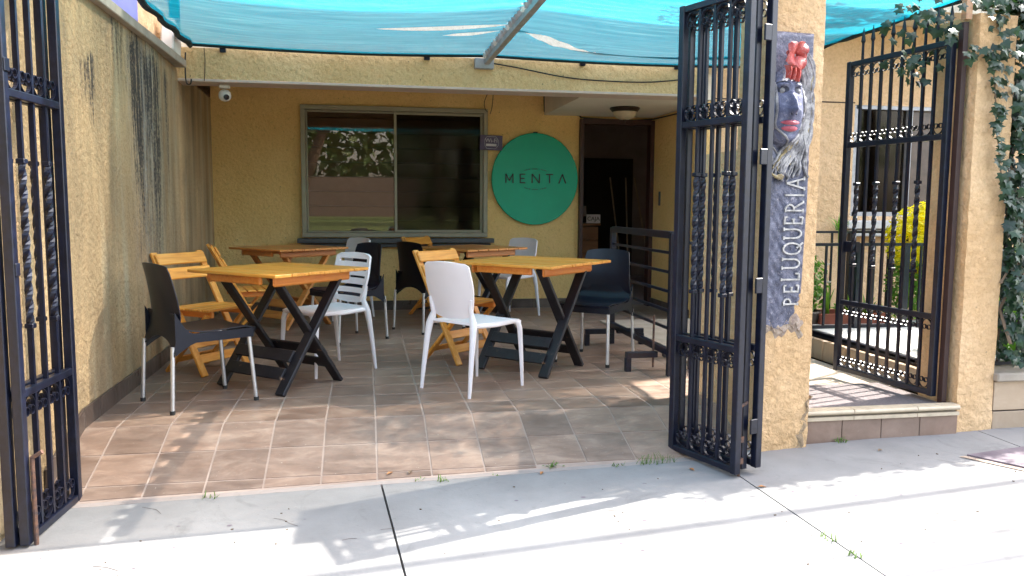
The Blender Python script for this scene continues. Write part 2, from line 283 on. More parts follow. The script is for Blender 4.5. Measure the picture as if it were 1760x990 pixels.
# ------------------------------------------------------------------ mesh helpers
class MB:
    def __init__(s): s.v = []; s.f = []
    def add(s, vs, fs):
        n = len(s.v); s.v += [tuple(v) for v in vs]; s.f += [tuple(i+n for i in f) for f in fs]; return s
    def box(s, c, d, rz=0, bev=0, R=None):
        x, y, z = d[0]/2, d[1]/2, d[2]/2
        Rm = R if R is not None else Matrix.Rotation(rz, 3, 'Z')
        if bev <= 0:
            vs = [(-x, -y, -z), (x, -y, -z), (x, y, -z), (-x, y, -z), (-x, -y, z), (x, -y, z), (x, y, z), (-x, y, z)]
            fs = [(0, 3, 2, 1), (4, 5, 6, 7), (0, 1, 5, 4), (1, 2, 6, 5), (2, 3, 7, 6), (3, 0, 4, 7)]
        else:
            b = min(bev, x*.9, y*.9, z*.9); vs = []; fs = []; idx = {}
            for sx in (-1, 1):
                for sy in (-1, 1):
                    for sz in (-1, 1):
                        for ax in range(3):
                            p = [sx*(x-b), sy*(y-b), sz*(z-b)]; p[ax] = (sx*x, sy*y, sz*z)[ax]
                            idx[(sx, sy, sz, ax)] = len(vs); vs.append(tuple(p))
            for ax in range(3):
                a1, a2 = [(1, 2), (2, 0), (0, 1)][ax]
                for sg in (-1, 1):
                    q = []
                    for (u, w) in ((-1, -1), (1, -1), (1, 1), (-1, 1)):
                        k = [0, 0, 0]; k[ax] = sg; k[a1] = u; k[a2] = w; q.append(idx[(*k, ax)])
                    fs.append(tuple(q) if sg > 0 else tuple(q[::-1]))
            for ax in range(3):   # edges along axis ax
                a1, a2 = [(1, 2), (2, 0), (0, 1)][ax]
                for u in (-1, 1):
                    for w in (-1, 1):
                        k0 = [0, 0, 0]; k0[ax] = -1; k0[a1] = u; k0[a2] = w; k1 = list(k0); k1[ax] = 1
                        q = [idx[(*k0, a1)], idx[(*k1, a1)], idx[(*k1, a2)], idx[(*k0, a2)]]
                        fs.append(tuple(q))
            for sx in (-1, 1):
                for sy in (-1, 1):
                    for sz in (-1, 1): fs.append(tuple(idx[(sx, sy, sz, a)] for a in range(3)))
        c = Vector(c)
        return s.add([c+Rm@Vector(v) for v in vs], fs)
    def bar(s, a, b, w, h, up=(0, 0, 1), bev=0):
        a = Vector(a); b = Vector(b); d = b-a; L = d.length; z = d.normalized(); u = Vector(up)
        x = u.cross(z)
        if x.length < 1e-4: x = Vector((1, 0, 0)).cross(z)
        x.normalize(); y = z.cross(x)
        R = Matrix((x, y, z)).transposed()
        return s.box((a+b)/2, (w, h, L), R=R, bev=bev)
    def tube(s, pts, rad, n=8, sx=1.0, cap=True, closed=False):
        pts = [Vector(p) for p in pts]; m = len(pts)
        rads = rad if isinstance(rad, (list, tuple)) else [rad]*m
        vs = []; fs = []; px = None
        for i, p in enumerate(pts):
            if closed: t = pts[(i+1) % m]-pts[(i-1) % m]
            else: t = pts[min(i+1, m-1)]-pts[max(i-1, 0)]
            t.normalize()
            if px is None:
                ref = Vector((0, 0, 1)) if abs(t.z) < .9 else Vector((0, 1, 0)); px = ref.cross(t).normalized()
            else: px = (px-t*px.dot(t)).normalized()
            py = t.cross(px)
            for k in range(n):
                a = 2*pi*k/n+pi/n; vs.append(p+px*cos(a)*rads[i]*sx+py*sin(a)*rads[i])
        for i in range(m if closed else m-1):
            j = (i+1) % m
            for k in range(n): fs.append((i*n+k, i*n+(k+1) % n, j*n+(k+1) % n, j*n+k))
        if cap and not closed: fs.append(tuple(range(n))[::-1]); fs.append(tuple((m-1)*n+k for k in range(n)))
        return s.add(vs, fs)
    def prism(s, poly, z0, z1, mat=None):
        n = len(poly); vs = [Vector((x, y, z0)) for x, y in poly]+[Vector((x, y, z1)) for x, y in poly]
        if mat: vs = [mat@v for v in vs]
        fs = [tuple(range(n))[::-1], tuple(range(n, 2*n))]+[(i, (i+1) % n, n+(i+1) % n, n+i) for i in range(n)]
        return s.add(vs, fs)
    def lathe(s, prof, n=20, c=(0, 0, 0)):
        vs = []; fs = []; m = len(prof)
        for r, z in prof:
            for k in range(n): a = 2*pi*k/n; vs.append((c[0]+r*cos(a), c[1]+r*sin(a), c[2]+z))
        for i in range(m-1):
            for k in range(n): fs.append((i*n+k, i*n+(k+1) % n, (i+1)*n+(k+1) % n, (i+1)*n+k))
        return s.add(vs, fs)
    def grid(s, nu, nv, fn, skip=None):
        n = len(s.v)
        for j in range(nv+1):
            for i in range(nu+1): s.v.append(tuple(fn(i/nu, j/nv)))
        for j in range(nv):
            for i in range(nu):
                if skip and skip((i+.5)/nu, (j+.5)/nv): continue
                a = n+j*(nu+1)+i; s.f.append((a, a+1, a+nu+2, a+nu+1))
        return s
    def mesh(s, name, smooth=False, solid=0, weld=False):
        me = bpy.data.meshes.new(name); me.from_pydata(s.v, [], s.f)
        bm = bmesh.new(); bm.from_mesh(me)
        if weld: bmesh.ops.remove_doubles(bm, verts=bm.verts, dist=1e-5)
        bmesh.ops.recalc_face_normals(bm, faces=bm.faces)
        if solid:
            loose = [v for v in bm.verts if not v.link_faces]
            if loose: bmesh.ops.delete(bm, geom=loose, context='VERTS')
            bmesh.ops.solidify(bm, geom=bm.faces[:], thickness=solid)
            bmesh.ops.recalc_face_normals(bm, faces=bm.faces)
        bm.to_mesh(me); bm.free()
        if smooth:
            me.polygons.foreach_set('use_smooth', [True]*len(me.polygons))
            try: me.set_sharp_from_angle(angle=radians(38))
            except Exception: pass
        return me
    def build(s, name, mat, parent=None, smooth=False, solid=0, weld=False, **k):
        me = s.mesh(name, smooth, solid, weld); me.materials.append(M[mat] if isinstance(mat, str) else mat)
        return link(name, me, parent, **k)
def link(name, me, parent=None, loc=(0, 0, 0), rz=0, rot=None):
    o = bpy.data.objects.new(name, me); COL.objects.link(o); o.location = loc
    o.rotation_euler = rot if rot is not None else (0, 0, rz)
    if parent: o.parent = parent
    return o
def thing(name, label, cat, loc=(0, 0, 0), rz=0, group=None, rot=None):
    o = bpy.data.objects.new(name, None); COL.objects.link(o); o.location = loc
    o.rotation_euler = rot if rot is not None else (0, 0, rz); o.empty_display_size = .1
    return tag(o, label, cat, group)
def tag(o, label, cat, group=None):
    o['label'] = label; o['category'] = cat
    if group: o['group'] = group
    return o
def struct(o): o['kind'] = 'structure'; return o
def stuff(o): o['kind'] = 'stuff'; return o
def copy_tree(o, parent=None):
    c = o.copy(); COL.objects.link(c)
    if parent: c.parent = parent
    for ch in list(o.children): copy_tree(ch, c)
    return c
def text_mesh(body, size, depth, name='lettering'):
    cu = bpy.data.curves.new(name, 'FONT'); cu.body = body; cu.size = size; cu.extrude = depth; cu.align_x = 'CENTER'; cu.align_y = 'CENTER'
    ob = bpy.data.objects.new(name, cu); COL.objects.link(ob); bpy.context.view_layer.update()
    me = bpy.data.meshes.new_from_object(ob.evaluated_get(bpy.context.evaluated_depsgraph_get())); bpy.data.objects.remove(ob); me.name = name; return me
ROTFACE = (pi/2, 0, 0)     # text plane facing -Y

# ================================================================== GROUND
def swz(x, y): return -.18+.0104*(x+1.307)+.035*(y-3.87)      # sidewalk surface
RS = math.tan(radians(16)); Y0 = 4.52
def rampz(y): return -(Y0-y)*RS
def thy(x): return 3.90+.036*(x+1.307)-.0        # bottom edge of the ramp tiles
def swedge(x): return 3.825+.036*(x+1.307)       # house-side edge of the sidewalk
T = .27
X0 = .046-6*T                                     # a tile joint
# ground sheet to the horizon
MB().add([(-150, -150, -.75), (150, -150, -.75), (150, 150, -.75), (-150, 150, -.75)], [(0, 1, 2, 3)]).build('ground', 'soil')['kind'] = 'structure'
# patio floor: bed and tiles
pf = MB(); pf.box((.93, 6.95, -.0425), (5.0, 4.86, .08)); pf = struct(pf.build('patio_floor', 'grout'))
rb = MB(); pts = [(-1.56, 3.86), (2.10, 3.93), (2.10, Y0), (-1.56, Y0)]
v = [(x, y, rampz(y)-.0028) for x, y in pts]+[(x, y, -.6) for x, y in pts]
rb.add(v, [(0, 1, 2, 3), (4, 7, 6, 5), (0, 4, 5, 1), (1, 5, 6, 2), (2, 6, 7, 3), (3, 7, 4, 0)]); rb = struct(rb.build('tiled_ramp', 'grout'))
def tile_mesh(w, h, t=.012, b=.002): return MB().box((0, 0, -t/2), (w, h, t), bev=b).mesh('tile')
g = .0095
me_full = tile_mesh(T-g, T-g); me_full.materials.append(M['tile'])
tiles = []
ny = 18; 
for j in range(ny):
    y = Y0+(j+.5)*T
    if y > 9.2: break
    for i in range(-1, 19):
        x = X0+(i+.5)*T
        if x-T/2 < -1.60 and y > 0: 
            if x+T/2 < -1.44: continue
            w = x+T/2+1.50
            if w > .05: tiles.append((X0+(i+1)*T-w/2, y, w-g, T-g))
            continue
        if x-T/2 > 3.35: continue
        if x+T/2 > 3.40: continue
        tiles.append((x, y, T-g, T-g))
tiles.sort(key=lambda a: a[1])
rest = MB()
for k, (x, y, w, h) in enumerate(tiles):
    if k < 250:
        if abs(w-(T-g)) < 1e-4: o = link('tile', me_full, pf, (x, y, random.uniform(-.0008, .0008)))
        else:
            m_ = tile_mesh(w, h); m_.materials.append(M['tile']); o = link('tile', m_, pf, (x, y, 0))
    else: rest.box((x, y, -.006), (w, h, .012), bev=.002)
stuff(rest.build('floor_tiles', 'tile', pf))
# tiles on the ramp, bottom row cut by the slanting threshold
cs = cos(radians(16))
for j in range(3):
    for i in range(-1, 14):
        xa = X0+i*T+g/2; xb = xa+T-g; ya = Y0-(j+1)*T*cs+g/2; yb = ya+(T-g)*cs
        xa = max(xa, -1.50); xb = min(xb, 2.055)
        if xb-xa < .04: continue
        la = max(ya, thy(xa)); lb = max(ya, thy(xb))
        if yb-min(la, lb) < .02: continue
        la = min(la, yb-.004); lb = min(lb, yb-.004)
        pts = [(xa, la), (xb, lb), (xb, yb), (xa, yb)]; z = random.uniform(-.0006, .0006)
        m_ = MB(); m_.add([(x, y, rampz(y)+z) for x, y in pts]+[(x, y, rampz(y)-.02) for x, y in pts], [(0, 1, 2, 3), (4, 7, 6, 5), (0, 4, 5, 1), (1, 5, 6, 2), (2, 6, 7, 3), (3, 7, 4, 0)])
        m_.build('tile', 'tile', rb)
# concrete strip between ramp and sidewalk, broken edges
xs = [-1.62+.06*k for k in range(63)]
ts = MB(); top = []
va = [(x, thy(x)-.012+random.uniform(-.005, .004)) for x in xs]; vb = [(x, swedge(x)+.008+random.uniform(-.003, .003)) for x in xs]
def zst(x, y): return (rampz(thy(x))*.6+swz(x, swedge(x))*.4)-.006
n = len(xs); vs = [(x, y, zst(x, y)) for x, y in va]+[(x, y, swz(x, y)-.004) for x, y in vb]+[(x, y, -.4) for x, y in va]+[(x, y, -.4) for x, y in vb]
fs = []
for k in range(n-1): fs += [(k, k+1, n+k+1, n+k), (k, 2*n+k, 2*n+k+1, k+1), (n+k, n+k+1, 3*n+k+1, 3*n+k)]
ts.add(vs, fs); struct(ts.build('threshold_strip', 'strip'))
# sidewalk: dark bed, concrete slabs
SY0 = 1.0
sw = MB(); c4 = [(-14, SY0), (14, SY0), (14, 4.65), (-14, 3.6)]
v = [(x, y, swz(x, y)-.02) for x, y in c4]+[(x, y, -.7) for x, y in c4]
sw.add(v, [(0, 1, 2, 3), (4, 7, 6, 5), (0, 4, 5, 1), (1, 5, 6, 2), (2, 6, 7, 3), (3, 7, 4, 0)]); sw = struct(sw.build('sidewalk', 'joint_dark'))
def jx(k, y): return .067+1.745*k+(-.075)*(y-3.82)
def house_line(x): return swedge(x) if x < 2.0 else 4.05+.06*(x-2.0)
for k in range(-6, 7):
    for (ya, yb) in ((SY0+.16, None),):
        gg = .004; L = []
        n = 14
        for q in range(n+1):
            f_ = q/n; xx = jx(k, 3.9)+(jx(k+1, 3.9)-jx(k, 3.9))*f_
            L.append((xx, house_line(xx)-.004))
        L[0] = (jx(k, L[0][1])+gg+random.uniform(0, .002), L[0][1]); L[-1] = (jx(k+1, L[-1][1])-gg, L[-1][1])
        pts = [(jx(k, ya)+gg, ya), (jx(k+1, ya)-gg, ya)]+L[::-1]
        pts = pts[:1]+pts[1:]
        m_ = MB(); n2 = len(pts)
        vs = [(x, y, swz(x, y)) for x, y in pts]+[(x, y, swz(x, y)-.05) for x, y in pts]
        m_.add(vs, [tuple(range(n2)), tuple(range(n2, 2*n2))[::-1]]+[(i, n2+i, n2+(i+1) % n2, (i+1) % n2) for i in range(n2)])
        m_.build('concrete_slab', 'concrete', sw)
MB().box((0, SY0+.07, -.42), (28, .15, .30), bev=.012).build('kerb', 'strip')['kind'] = 'structure'
MB().box((0, -3.2, -.56), (60, 8.3, .14)).build('road', 'asphalt')['kind'] = 'structure'
MB().box((0, -45, -.10), (160, 72, .7)).build('lawn', 'lawn')['kind'] = 'structure'
pv = MB().box((0, -8.3, -.43), (60, 1.4, .2), bev=.01).build('park_path', 'strip'); struct(pv)

# ================================================================== HOUSE
WY = 9.24
house = thing('cafe_house', 'yellow stucco cafe building with porch, sliding window and dark doorway', 'building', (0, 0, 0))
hb = MB()
hb.box(((-1.60-.674)/2, WY+.1, 1.3), (-.674+1.60, .2, 2.6))                     # left of window
hb.box(((-.674+1.372)/2, WY+.1, .41), (2.046, .2, .82))                        # below window
hb.box(((-.674+1.372)/2, WY+.1, 2.43), (2.046, .2, .34))                       # above window
hb.box(((1.372+2.445)/2, WY+.1, 1.3), (1.073, .2, 2.6))                        # right of window
hb.box(((2.445+3.335)/2, WY+.1, 2.40), (.89, .2, .44))                         # above door
hb.build('back_wall', 'stucco', house)
MB().box((3.42, 8.66, 1.3), (.17, 1.36, 2.6)).build('side_wall', 'stucco', house)
# left boundary wall (bends outward behind the beam)
lw = thing('boundary_wall', 'tall weathered yellow stucco wall with black mould runs, left of the patio', 'wall')
def wx(y): return -1.475 if y < 6.3 else -1.475-.125*(y-6.3)/2.94
ys = [3.2+.2*k for k in range(33)]
m_ = MB(); vs = []
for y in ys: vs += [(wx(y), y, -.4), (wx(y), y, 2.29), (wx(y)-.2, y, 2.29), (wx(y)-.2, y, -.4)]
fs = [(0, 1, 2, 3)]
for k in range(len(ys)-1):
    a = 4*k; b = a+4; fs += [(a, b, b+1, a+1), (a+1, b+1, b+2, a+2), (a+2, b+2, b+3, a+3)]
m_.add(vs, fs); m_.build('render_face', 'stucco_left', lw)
cp = MB(); y = 3.15
for L_ in (1.35, 1.45, 1.28): MB().box((-1.565, y+L_/2, 2.322), (.27, L_-.008, .062), bev=.005).build('coping_stone', 'coping', lw); y += L_
# skirting tiles, left wall and back wall
def skz(y): return rampz(y) if y < Y0 else 0
y = 3.98
while y < 9.1:
    L_ = T
    ya, yb = y+.002, min(y+L_-.002, 9.22)
    x1 = wx((ya+yb)/2)+.001
    m_ = MB(); H_ = .105
    q = [(ya, skz(ya)), (yb, skz(yb)), (yb, skz(yb)+H_), (ya, skz(ya)+H_)]
    m_.add([(wx(a)+.004, a, z) for a, z in q]+[(wx(a)+.016, a, z) for a, z in q], [(0, 1, 2, 3), (4, 7, 6, 5), (0, 4, 5, 1), (1, 5, 6, 2), (2, 6, 7, 3), (3, 7, 4, 0)])
    m_.build('skirting_tile', 'base_tile', lw); y += L_
x = -1.58
while x < 2.44:
    L_ = min(T, 2.44-x); MB().box((x+L_/2, WY-.006, .052), (L_-.004, .012, .105), bev=.002).build('skirting_tile', 'base_tile', house); x += T
y = 8.0
while y < 9.2:
    L_ = min(T, 9.22-y); MB().box((3.328, y+L_/2, .052), (.012, L_-.004, .105), bev=.002).build('skirting_tile', 'base_tile', house); y += T
# beam, its pale lower trim, ceiling
bm_ = MB(); bm_.box((.80, 7.43, 2.345), (4.72, .26, .255)); bm_.build('front_beam', 'stucco_beam', house)
MB().box((.80, 7.43, 2.206), (4.72, .27, .022), bev=.003).build('beam_trim', 'trim', house)
ce = MB(); ce.box((2.69, 8.40, 2.40), (1.32, 1.67, .38)); ce.build('lowered_ceiling', 'white_ceiling', house)
MB().box((.25, 8.40, 2.70), (4.2, 1.68, .12)).build('porch_ceiling', 'white_ceiling', house)
# unseen storeys above, outline shaped so the building shades the back of the patio
m_ = MB(); m_.prism([(-2.3, 7.36), (8.98, 7.36), (12.4, 10.4), (12.4, 16), (-2.3, 16)], 3.1, 10.4)
m_.build('upper_storeys', 'stucco_upper', house)
MB().box((.95, 7.51, 2.79), (4.9, .24, .61)).build('wall_above_beam', 'stucco_upper', house)
# garden side wall of the house with its window
gw = MB(); GY = 8.0
gw.box(((3.52+5.13)/2, GY+.1, 1.4), (1.61, .2, 3.38)); gw.box(((5.13+6.9)/2, GY+.1, .40), (1.77, .2, .94+.44)); gw.box(((5.13+6.9)/2, GY+.1, 2.68), (1.77, .2, .83)); gw.box((8.4, GY+.1, 1.4), (3.0, .2, 3.38))
gw.build('garden_wall', 'stucco_garden', house)
for x, w in ((4.30, 1.6), (7.2, 4.1)):
    pass
MB().box((4.325, GY-.0, 2.285), (1.60, .010, .012)).build('render_joint', 'joint_dark', house)
w2 = MB()
for c, d in (((5.15, GY+.05, 1.68), (.04, .09, 1.18)), ((6.88, GY+.05, 1.68), (.04, .09, 1.18)), ((6.0, GY+.05, 2.245), (1.7, .09, .04)), ((6.0, GY+.05, 1.11), (1.7, .09, .05)), ((5.80, GY+.05, 1.68), (.05, .08, 1.1))): w2.box(c, d)
w2 = w2.build('window_frame', 'galv', house)
MB().box((5.48, GY+.06, 1.68), (.62, .006, 1.10)).build('pane', 'screen', w2)
MB().box((6.34, GY+.06, 1.68), (1.04, .006, 1.10)).build('pane', 'brown_pane', w2)
MB().box((5.96, GY-.04, 1.00), (1.90, .24, .09), bev=.01).build('window_sill', 'white_slab', house)
MB().box((5.96, GY-.03, .91), (1.82, .18, .07), bev=.01).build('sill_moulding', 'white_slab', house)
MB().box((6.0, GY+.35, 1.68), (1.75, .02, 1.2)).build('dark_interior_sheet', 'room_black', house)  # dark sheet standing in for the unlit interior behind the panes
# main window
wf = MB(); A, B_, Z1, Z2 = -.674, 1.372, .82, 2.252; fw_ = .05
for c, d in ((((A+B_)/2, WY-.01, Z2-fw_/2), (B_-A, .10, fw_)), (((A+B_)/2, WY-.01, Z1+fw_/2), (B_-A, .10, fw_)), ((A+fw_/2, WY-.01, (Z1+Z2)/2), (fw_, .10, Z2-Z1-2*fw_)), ((B_-fw_/2, WY-.01, (Z1+Z2)/2), (fw_, .10, Z2-Z1-2*fw_))): wf.box(c, d, bev=.004)
wf = wf.build('window_frame', 'frame', house)
def sash(x0, x1, yy, w, mat, name):
    s_ = MB(); za, zb = Z1+fw_+.001, Z2-fw_-.001
    for c, d in ((((x0+x1)/2, yy, za+w/2), (x1-x0, .03, w)), (((x0+x1)/2, yy, zb-w/2), (x1-x0, .03, w)), ((x0+w/2, yy, (za+zb)/2), (w, .03, zb-za-2*w)), ((x1-w/2, yy, (za+zb)/2), (w, .03, zb-za-2*w))): s_.box(c, d, bev=.003)
    s_.build('sash', 'frame', wf)
    MB().box(((x0+x1)/2, yy, (za+zb)/2), (x1-x0-2*w+.004, .004, zb-za-2*w+.004)).build('pane', mat, wf)
sash(A+fw_+.001, .352, WY+.026, .018, 'glass', 'l'); sash(.328, B_-fw_-.001, WY-.010, .030, 'screen', 'r')
MB().box((.358, WY-.03, .783), (2.168, .16, .050), bev=.004).build('window_sill', 'slate', house)
MB().box((.358, WY-.012, .730), (2.10, .10, .040), bev=.004).build('sill_step', 'slate', house)
z = .84; 
for k in range(9):
    MB().box((.35, WY+.16, z+.08), (1.98, .016, .150), R=Matrix.Rotation(radians(14), 3, 'X')).build('blind_slat', 'blind', wf); z += .163
# room inside
rm = MB(); rm.box((1.4, 13.5, 1.3), (8, .1, 3.0)); rm.box((-2.6, 11.4, 1.3), (.1, 4.0, 3.0)); rm.box((5.4, 11.4, 1.3), (.1, 4.0, 3.0)); rm.box((1.4, 11.4, 2.75), (8, 4.2, .1)); rm.box((1.4, 11.4, -.055), (8, 4.0, .1))
rm.build('room_shell', 'room', house)
MB().box((4.07, 13.40, .99), (.84, .06, 1.98)).build('inner_doorway', 'room_black', house)  # black panel in place of an opening, its darkness is painted shade
df = MB(); df.box((2.465, WY-.01, 1.085), (.04, .12, 2.17)); df.box((3.312, WY-.01, 1.085), (.05, .12, 2.17)); df.box((2.89, WY-.01, 2.148), (.81, .12, .06)); df.build('door_frame', 'door_frame', house)
ct = thing('counter', 'wooden cash counter just inside the dark doorway', 'counter', (2.74, 10.75, 0))
for k in range(5): MB().box((0, 0, .10+.18*k), (.64, .5, .174), bev=.004).build('plank', 'counter', ct)
MB().box((0, 0, .935), (.69, .56, .03), bev=.004).build('counter_top', 'counter', ct)
cj = thing('caja_sign', 'small white tag reading CAJA on the counter in the doorway', 'sign', (2.975, 10.45, 1.012)); MB().box((0, 0, 0), (.19, .01, .115), bev=.002).build('board', 'chalk', cj)
me = text_mesh('CAJA', .075, .002); me.materials.append(M['black_print']); link('lettering', me, cj, (0, -.008, 0), rot=ROTFACE)
tm = thing('card_terminal', 'small grey payment box on the counter, above the white tag', 'terminal', (2.86, 10.8, .952)); MB().box((0, 0, .16), (.22, .04, .14), bev=.006, R=Matrix.Rotation(-.2, 3, 'X')).build('display', 'room', tm); MB().tube([(0, 0, 0), (0, 0, .1)], .02, 8).build('stand', 'room_black', tm)
for k, (x, dx, lb) in enumerate(((3.86, -.13, 'leftmost pale pole leaning inside the dark doorway'), (3.96, .02, 'middle pale pole standing upright inside the dark doorway'), (4.32, -.20, 'rightmost pale pole leaning inside the dark doorway'))):
    tag(MB().tube([(x-dx*.1, 11.9, 0), (x+dx, 12.2, 1.62)], .012, 8).build('pole', 'coping', smooth=True), lb, 'pole', 'poles inside the doorway')
sx = MB().box((3.328, 8.95, 1.27), (.012, .045, .16), bev=.003).build('switch_plate', 'slate'); tag(sx, 'small dark vertical switch plate on the wall right of the doorway', 'switch')
# porch lamp
lp = thing('ceiling_lamp', 'round amber glass ceiling lamp with dark rim on the white porch ceiling', 'lamp', (2.70, 8.35, 2.209))
MB().lathe([(.0, .0), (.155, .0), (.16, -.012), (.135, -.04), (.128, -.045)], 28).build('rim', 'lamp_metal', lp, smooth=True)
MB().lathe([(.127, -.04), (.118, -.075), (.09, -.105), (.05, -.122), (.0, -.127)], 28).build('bowl', 'lamp_glass', lp, smooth=True)
MB().lathe([(.02, -.125), (.018, -.138), (.008, -.146), (.009, -.155), (0, -.165)], 10).build('finial', 'lamp_metal', lp, smooth=True)
# security camera
sc_ = thing('security_camera', 'small white dome security camera under the beam at the left corner', 'camera', (-1.17, 7.45, 2.19))
MB().box((0, 0, -.012), (.085, .07, .028), bev=.005).build('mount', 'white_box', sc_)
MB().lathe([(.0, .052), (.03, .045), (.048, .025), (.052, 0), (.048, -.025), (.03, -.045), (0, -.052)], 20, (0, 0, -.085)).build('housing', 'white_box', sc_, smooth=True)
m_ = MB(); m_.lathe([(0, .0), (.024, .0), (.024, .01), (0, .012)], 14); R = Vector((.35, -.85, -.35)).to_track_quat('Z', 'Y').to_euler()
m_.build('lens', 'lens', sc_, loc=(.35*.05, -.85*.05, -.085-.35*.05), rot=R)
# cables
def cable(pts, label, r=.006, n=6):
    P2 = []
    for i in range(len(pts)-1):
        p0 = Vector(pts[max(i-1, 0)]); p1 = Vector(pts[i]); p2 = Vector(pts[i+1]); p3 = Vector(pts[min(i+2, len(pts)-1)])
        for k in range(6):
            t = k/6; P2.append(.5*((2*p1)+(p2-p0)*t+(2*p0-5*p1+4*p2-p3)*t*t+(3*p1-p0-3*p2+p3)*t*t*t))
    P2.append(Vector(pts[-1])); return tag(MB().tube(P2, r, n).build('cable', 'cable', smooth=True), label, 'cable')
cable([(1.05, 7.28, 2.44), (1.35, 7.28, 2.40), (1.8, 7.28, 2.33), (2.2, 7.28, 2.31), (2.6, 7.28, 2.315), (3.0, 7.28, 2.36)], 'thin black cable sagging along the front of the porch beam')
m_ = MB()
for a, b in (((2.025, 9.23, 2.43), (2.030, 9.23, 2.245)), ((2.030, 9.23, 2.245), (2.44, 9.23, 2.215)), ((2.44, 9.23, 2.215), (2.46, 9.22, 2.19)), ((2.46, 9.22, 2.19), (3.0, 9.22, 2.165)), ((3.0, 9.22, 2.165), (3.32, 9.2, 2.19)), ((3.32, 9.2, 2.19), (3.325, 8.2, 2.17))): m_.tube([a, b], .008, 6)
tag(m_.build('cable', 'cable'), 'black cable run above the doorway and down the wall corner', 'cable')
cable([(1.37, 9.18, 2.22), (1.34, 9.17, 2.25), (1.33, 9.17, 2.33), (1.37, 9.17, 2.43)], 'looped black wire above the right end of the window', .004)
cable([(1.40, 9.19, 2.20), (1.42, 9.17, 2.3), (1.43, 9.17, 2.45)], 'straight black wire beside the loop above the window', .004)
cable([(-1.30, 7.29, 2.47), (-1.295, 7.29, 2.36), (-1.305, 7.29, 2.2)], 'thin black wire down the left end of the beam', .003)
cable([(-1.44, 7.25, 2.42), (-1.44, 7.22, 2.28), (-1.43, 7.2, 2.17), (-1.40, 7.2, 2.16), (-1.39, 7.2, 2.2)], 'black wire hooked at the corner of beam and left wall', .006)
# round green sign
gs = thing('round_sign', 'large round green sign reading MENTA on the back wall', 'sign', (1.922, WY, 1.482))
m_ = MB(); n = 72; m_.add([(0, -.05, 0)]+[(.497*cos(2*pi*k/n), -.05, .515*sin(2*pi*k/n)) for k in range(n)]+[(.503*cos(2*pi*k/n), -.044, .521*sin(2*pi*k/n)) for k in range(n)]+[(.503*cos(2*pi*k/n), -.006, .521*sin(2*pi*k/n)) for k in range(n)],
    [(0, 1+k, 1+(k+1) % n) for k in range(n)]+[(1+k, 1+n+k, 1+n+(k+1) % n, 1+(k+1) % n) for k in range(n)]+[(1+n+k, 1+2*n+k, 1+2*n+(k+1) % n, 1+n+(k+1) % n) for k in range(n)])
m_.build('disc', 'green_sign', gs, smooth=True)
def strokes(segs, w, h, t, y=-.052, name='letter'):
    m_ = MB()
    for (x0, z0, x1, z1) in segs: m_.bar((x0*w, y, z0*h), (x1*w, y, z1*h), t, .004, up=(0, 1, 0))
    return m_
LET = {'M': [(0, 0, 0, 1), (0, 1, .5, .25), (.5, .25, 1, 1), (1, 1, 1, 0)], 'E': [(0, 0, 0, 1), (0, .96, 1, .96), (0, .5, .85, .5), (0, .04, 1, .04)], 'N': [(0, 0, 0, 1), (0, 1, 1, 0), (1, 0, 1, 1)], 'T': [(0, .96, 1, .96), (.5, 0, .5, 1)], 'V': [(0, 0, .5, 1), (.5, 1, 1, 0)]}
for ch, xc, w in (('M', -.300, .082), ('E', -.145, .058), ('N', .006, .085), ('T', .168, .082), ('V', .318, .082)):
    for y_, mt, dx in ((-.0525, 'black_print', 0),):
        strokes([(a-.5, b-.5, c-.5, d-.5) for a, b, c, d in LET[ch]], w, .104, .013, y_).build('letter', mt, gs, loc=(xc, 0, .006))
for sgn, base, r0_ in ((1, .115, .42), (-1, -.118, .42)):
    m_ = MB()
    for k in range(14):
        a = radians(-17+34*k/13)
        if k in (4, 9): continue
        x_ = r0_*sin(a)*1.0; z_ = base-sgn*(r0_*(1-cos(a)))*1.0
        m_.box((x_, -.052, z_), (.011, .003, .014 if k % 2 else .009))
        if k % 3 == 0: m_.box((x_+.006, -.052, z_+.005), (.010, .003, .004))
    m_.build('small_print', 'green_faint', gs)
MB().box((.0, -.03, .527), (.05, .02, .012)).build('clip', 'iron', gs)
# wifi plaque
wp = thing('wifi_plaque', 'small purple grey plaque reading Wi-Fi at the window corner', 'sign', (1.405, WY-.09, 1.88), rot=(0, radians(1.5), 0))
MB().box((0, 0, 0), (.255, .012, .165), bev=.003).build('board', 'plaque', wp)
oc = [(-.075, -.03), (-.05, -.066), (.05, -.066), (.08, -.03), (.08, .03), (.05, .066), (-.05, .066), (-.075, .03)]
MB().tube([(x, -.0075, z) for x, z in oc], .0022, 4, closed=True).build('octagon_line', 'chalk', wp)
me = text_mesh('Wi-Fi', .062, .001); me.materials.append(M['chalk']); link('lettering', me, wp, (0, -.0085, .022), rot=ROTFACE)
MB().box((.0, -.0075, -.026), (.118, .003, .026)).build('band', 'chalk', wp)
# things above the left wall
tag(MB().box((-1.585, 5.0, 2.62), (.02, 2.7, .56)).build('blue_sheet', 'blue_panel'), 'periwinkle blue sheet standing on top of the left wall', 'sheet')
m_ = MB(); m_.box((-1.68, 6.92, 2.62), (.16, 1.1, .8)); tag(m_.build('stone_pier', 'stucco_garden'), 'rough pale stone pier above the left wall beside the blue sheet', 'pier')
m_ = MB(); m_.box((-1.50, 7.02, 2.47), (.10, .26, .26), bev=.012, R=Matrix.Rotation(radians(-14), 3, 'X')); tag(m_.build('junction_box', 'white_box', smooth=False), 'white box fixed where the left wall meets the beam', 'box')
MB().box((-4.3, 9, 1.7), (5, 8.5, 5.6)).build('neighbour_house', 'stucco_garden'); tag(bpy.data.objects['neighbour_house'], 'rough pale neighbouring house wall beyond the left wall', 'building')

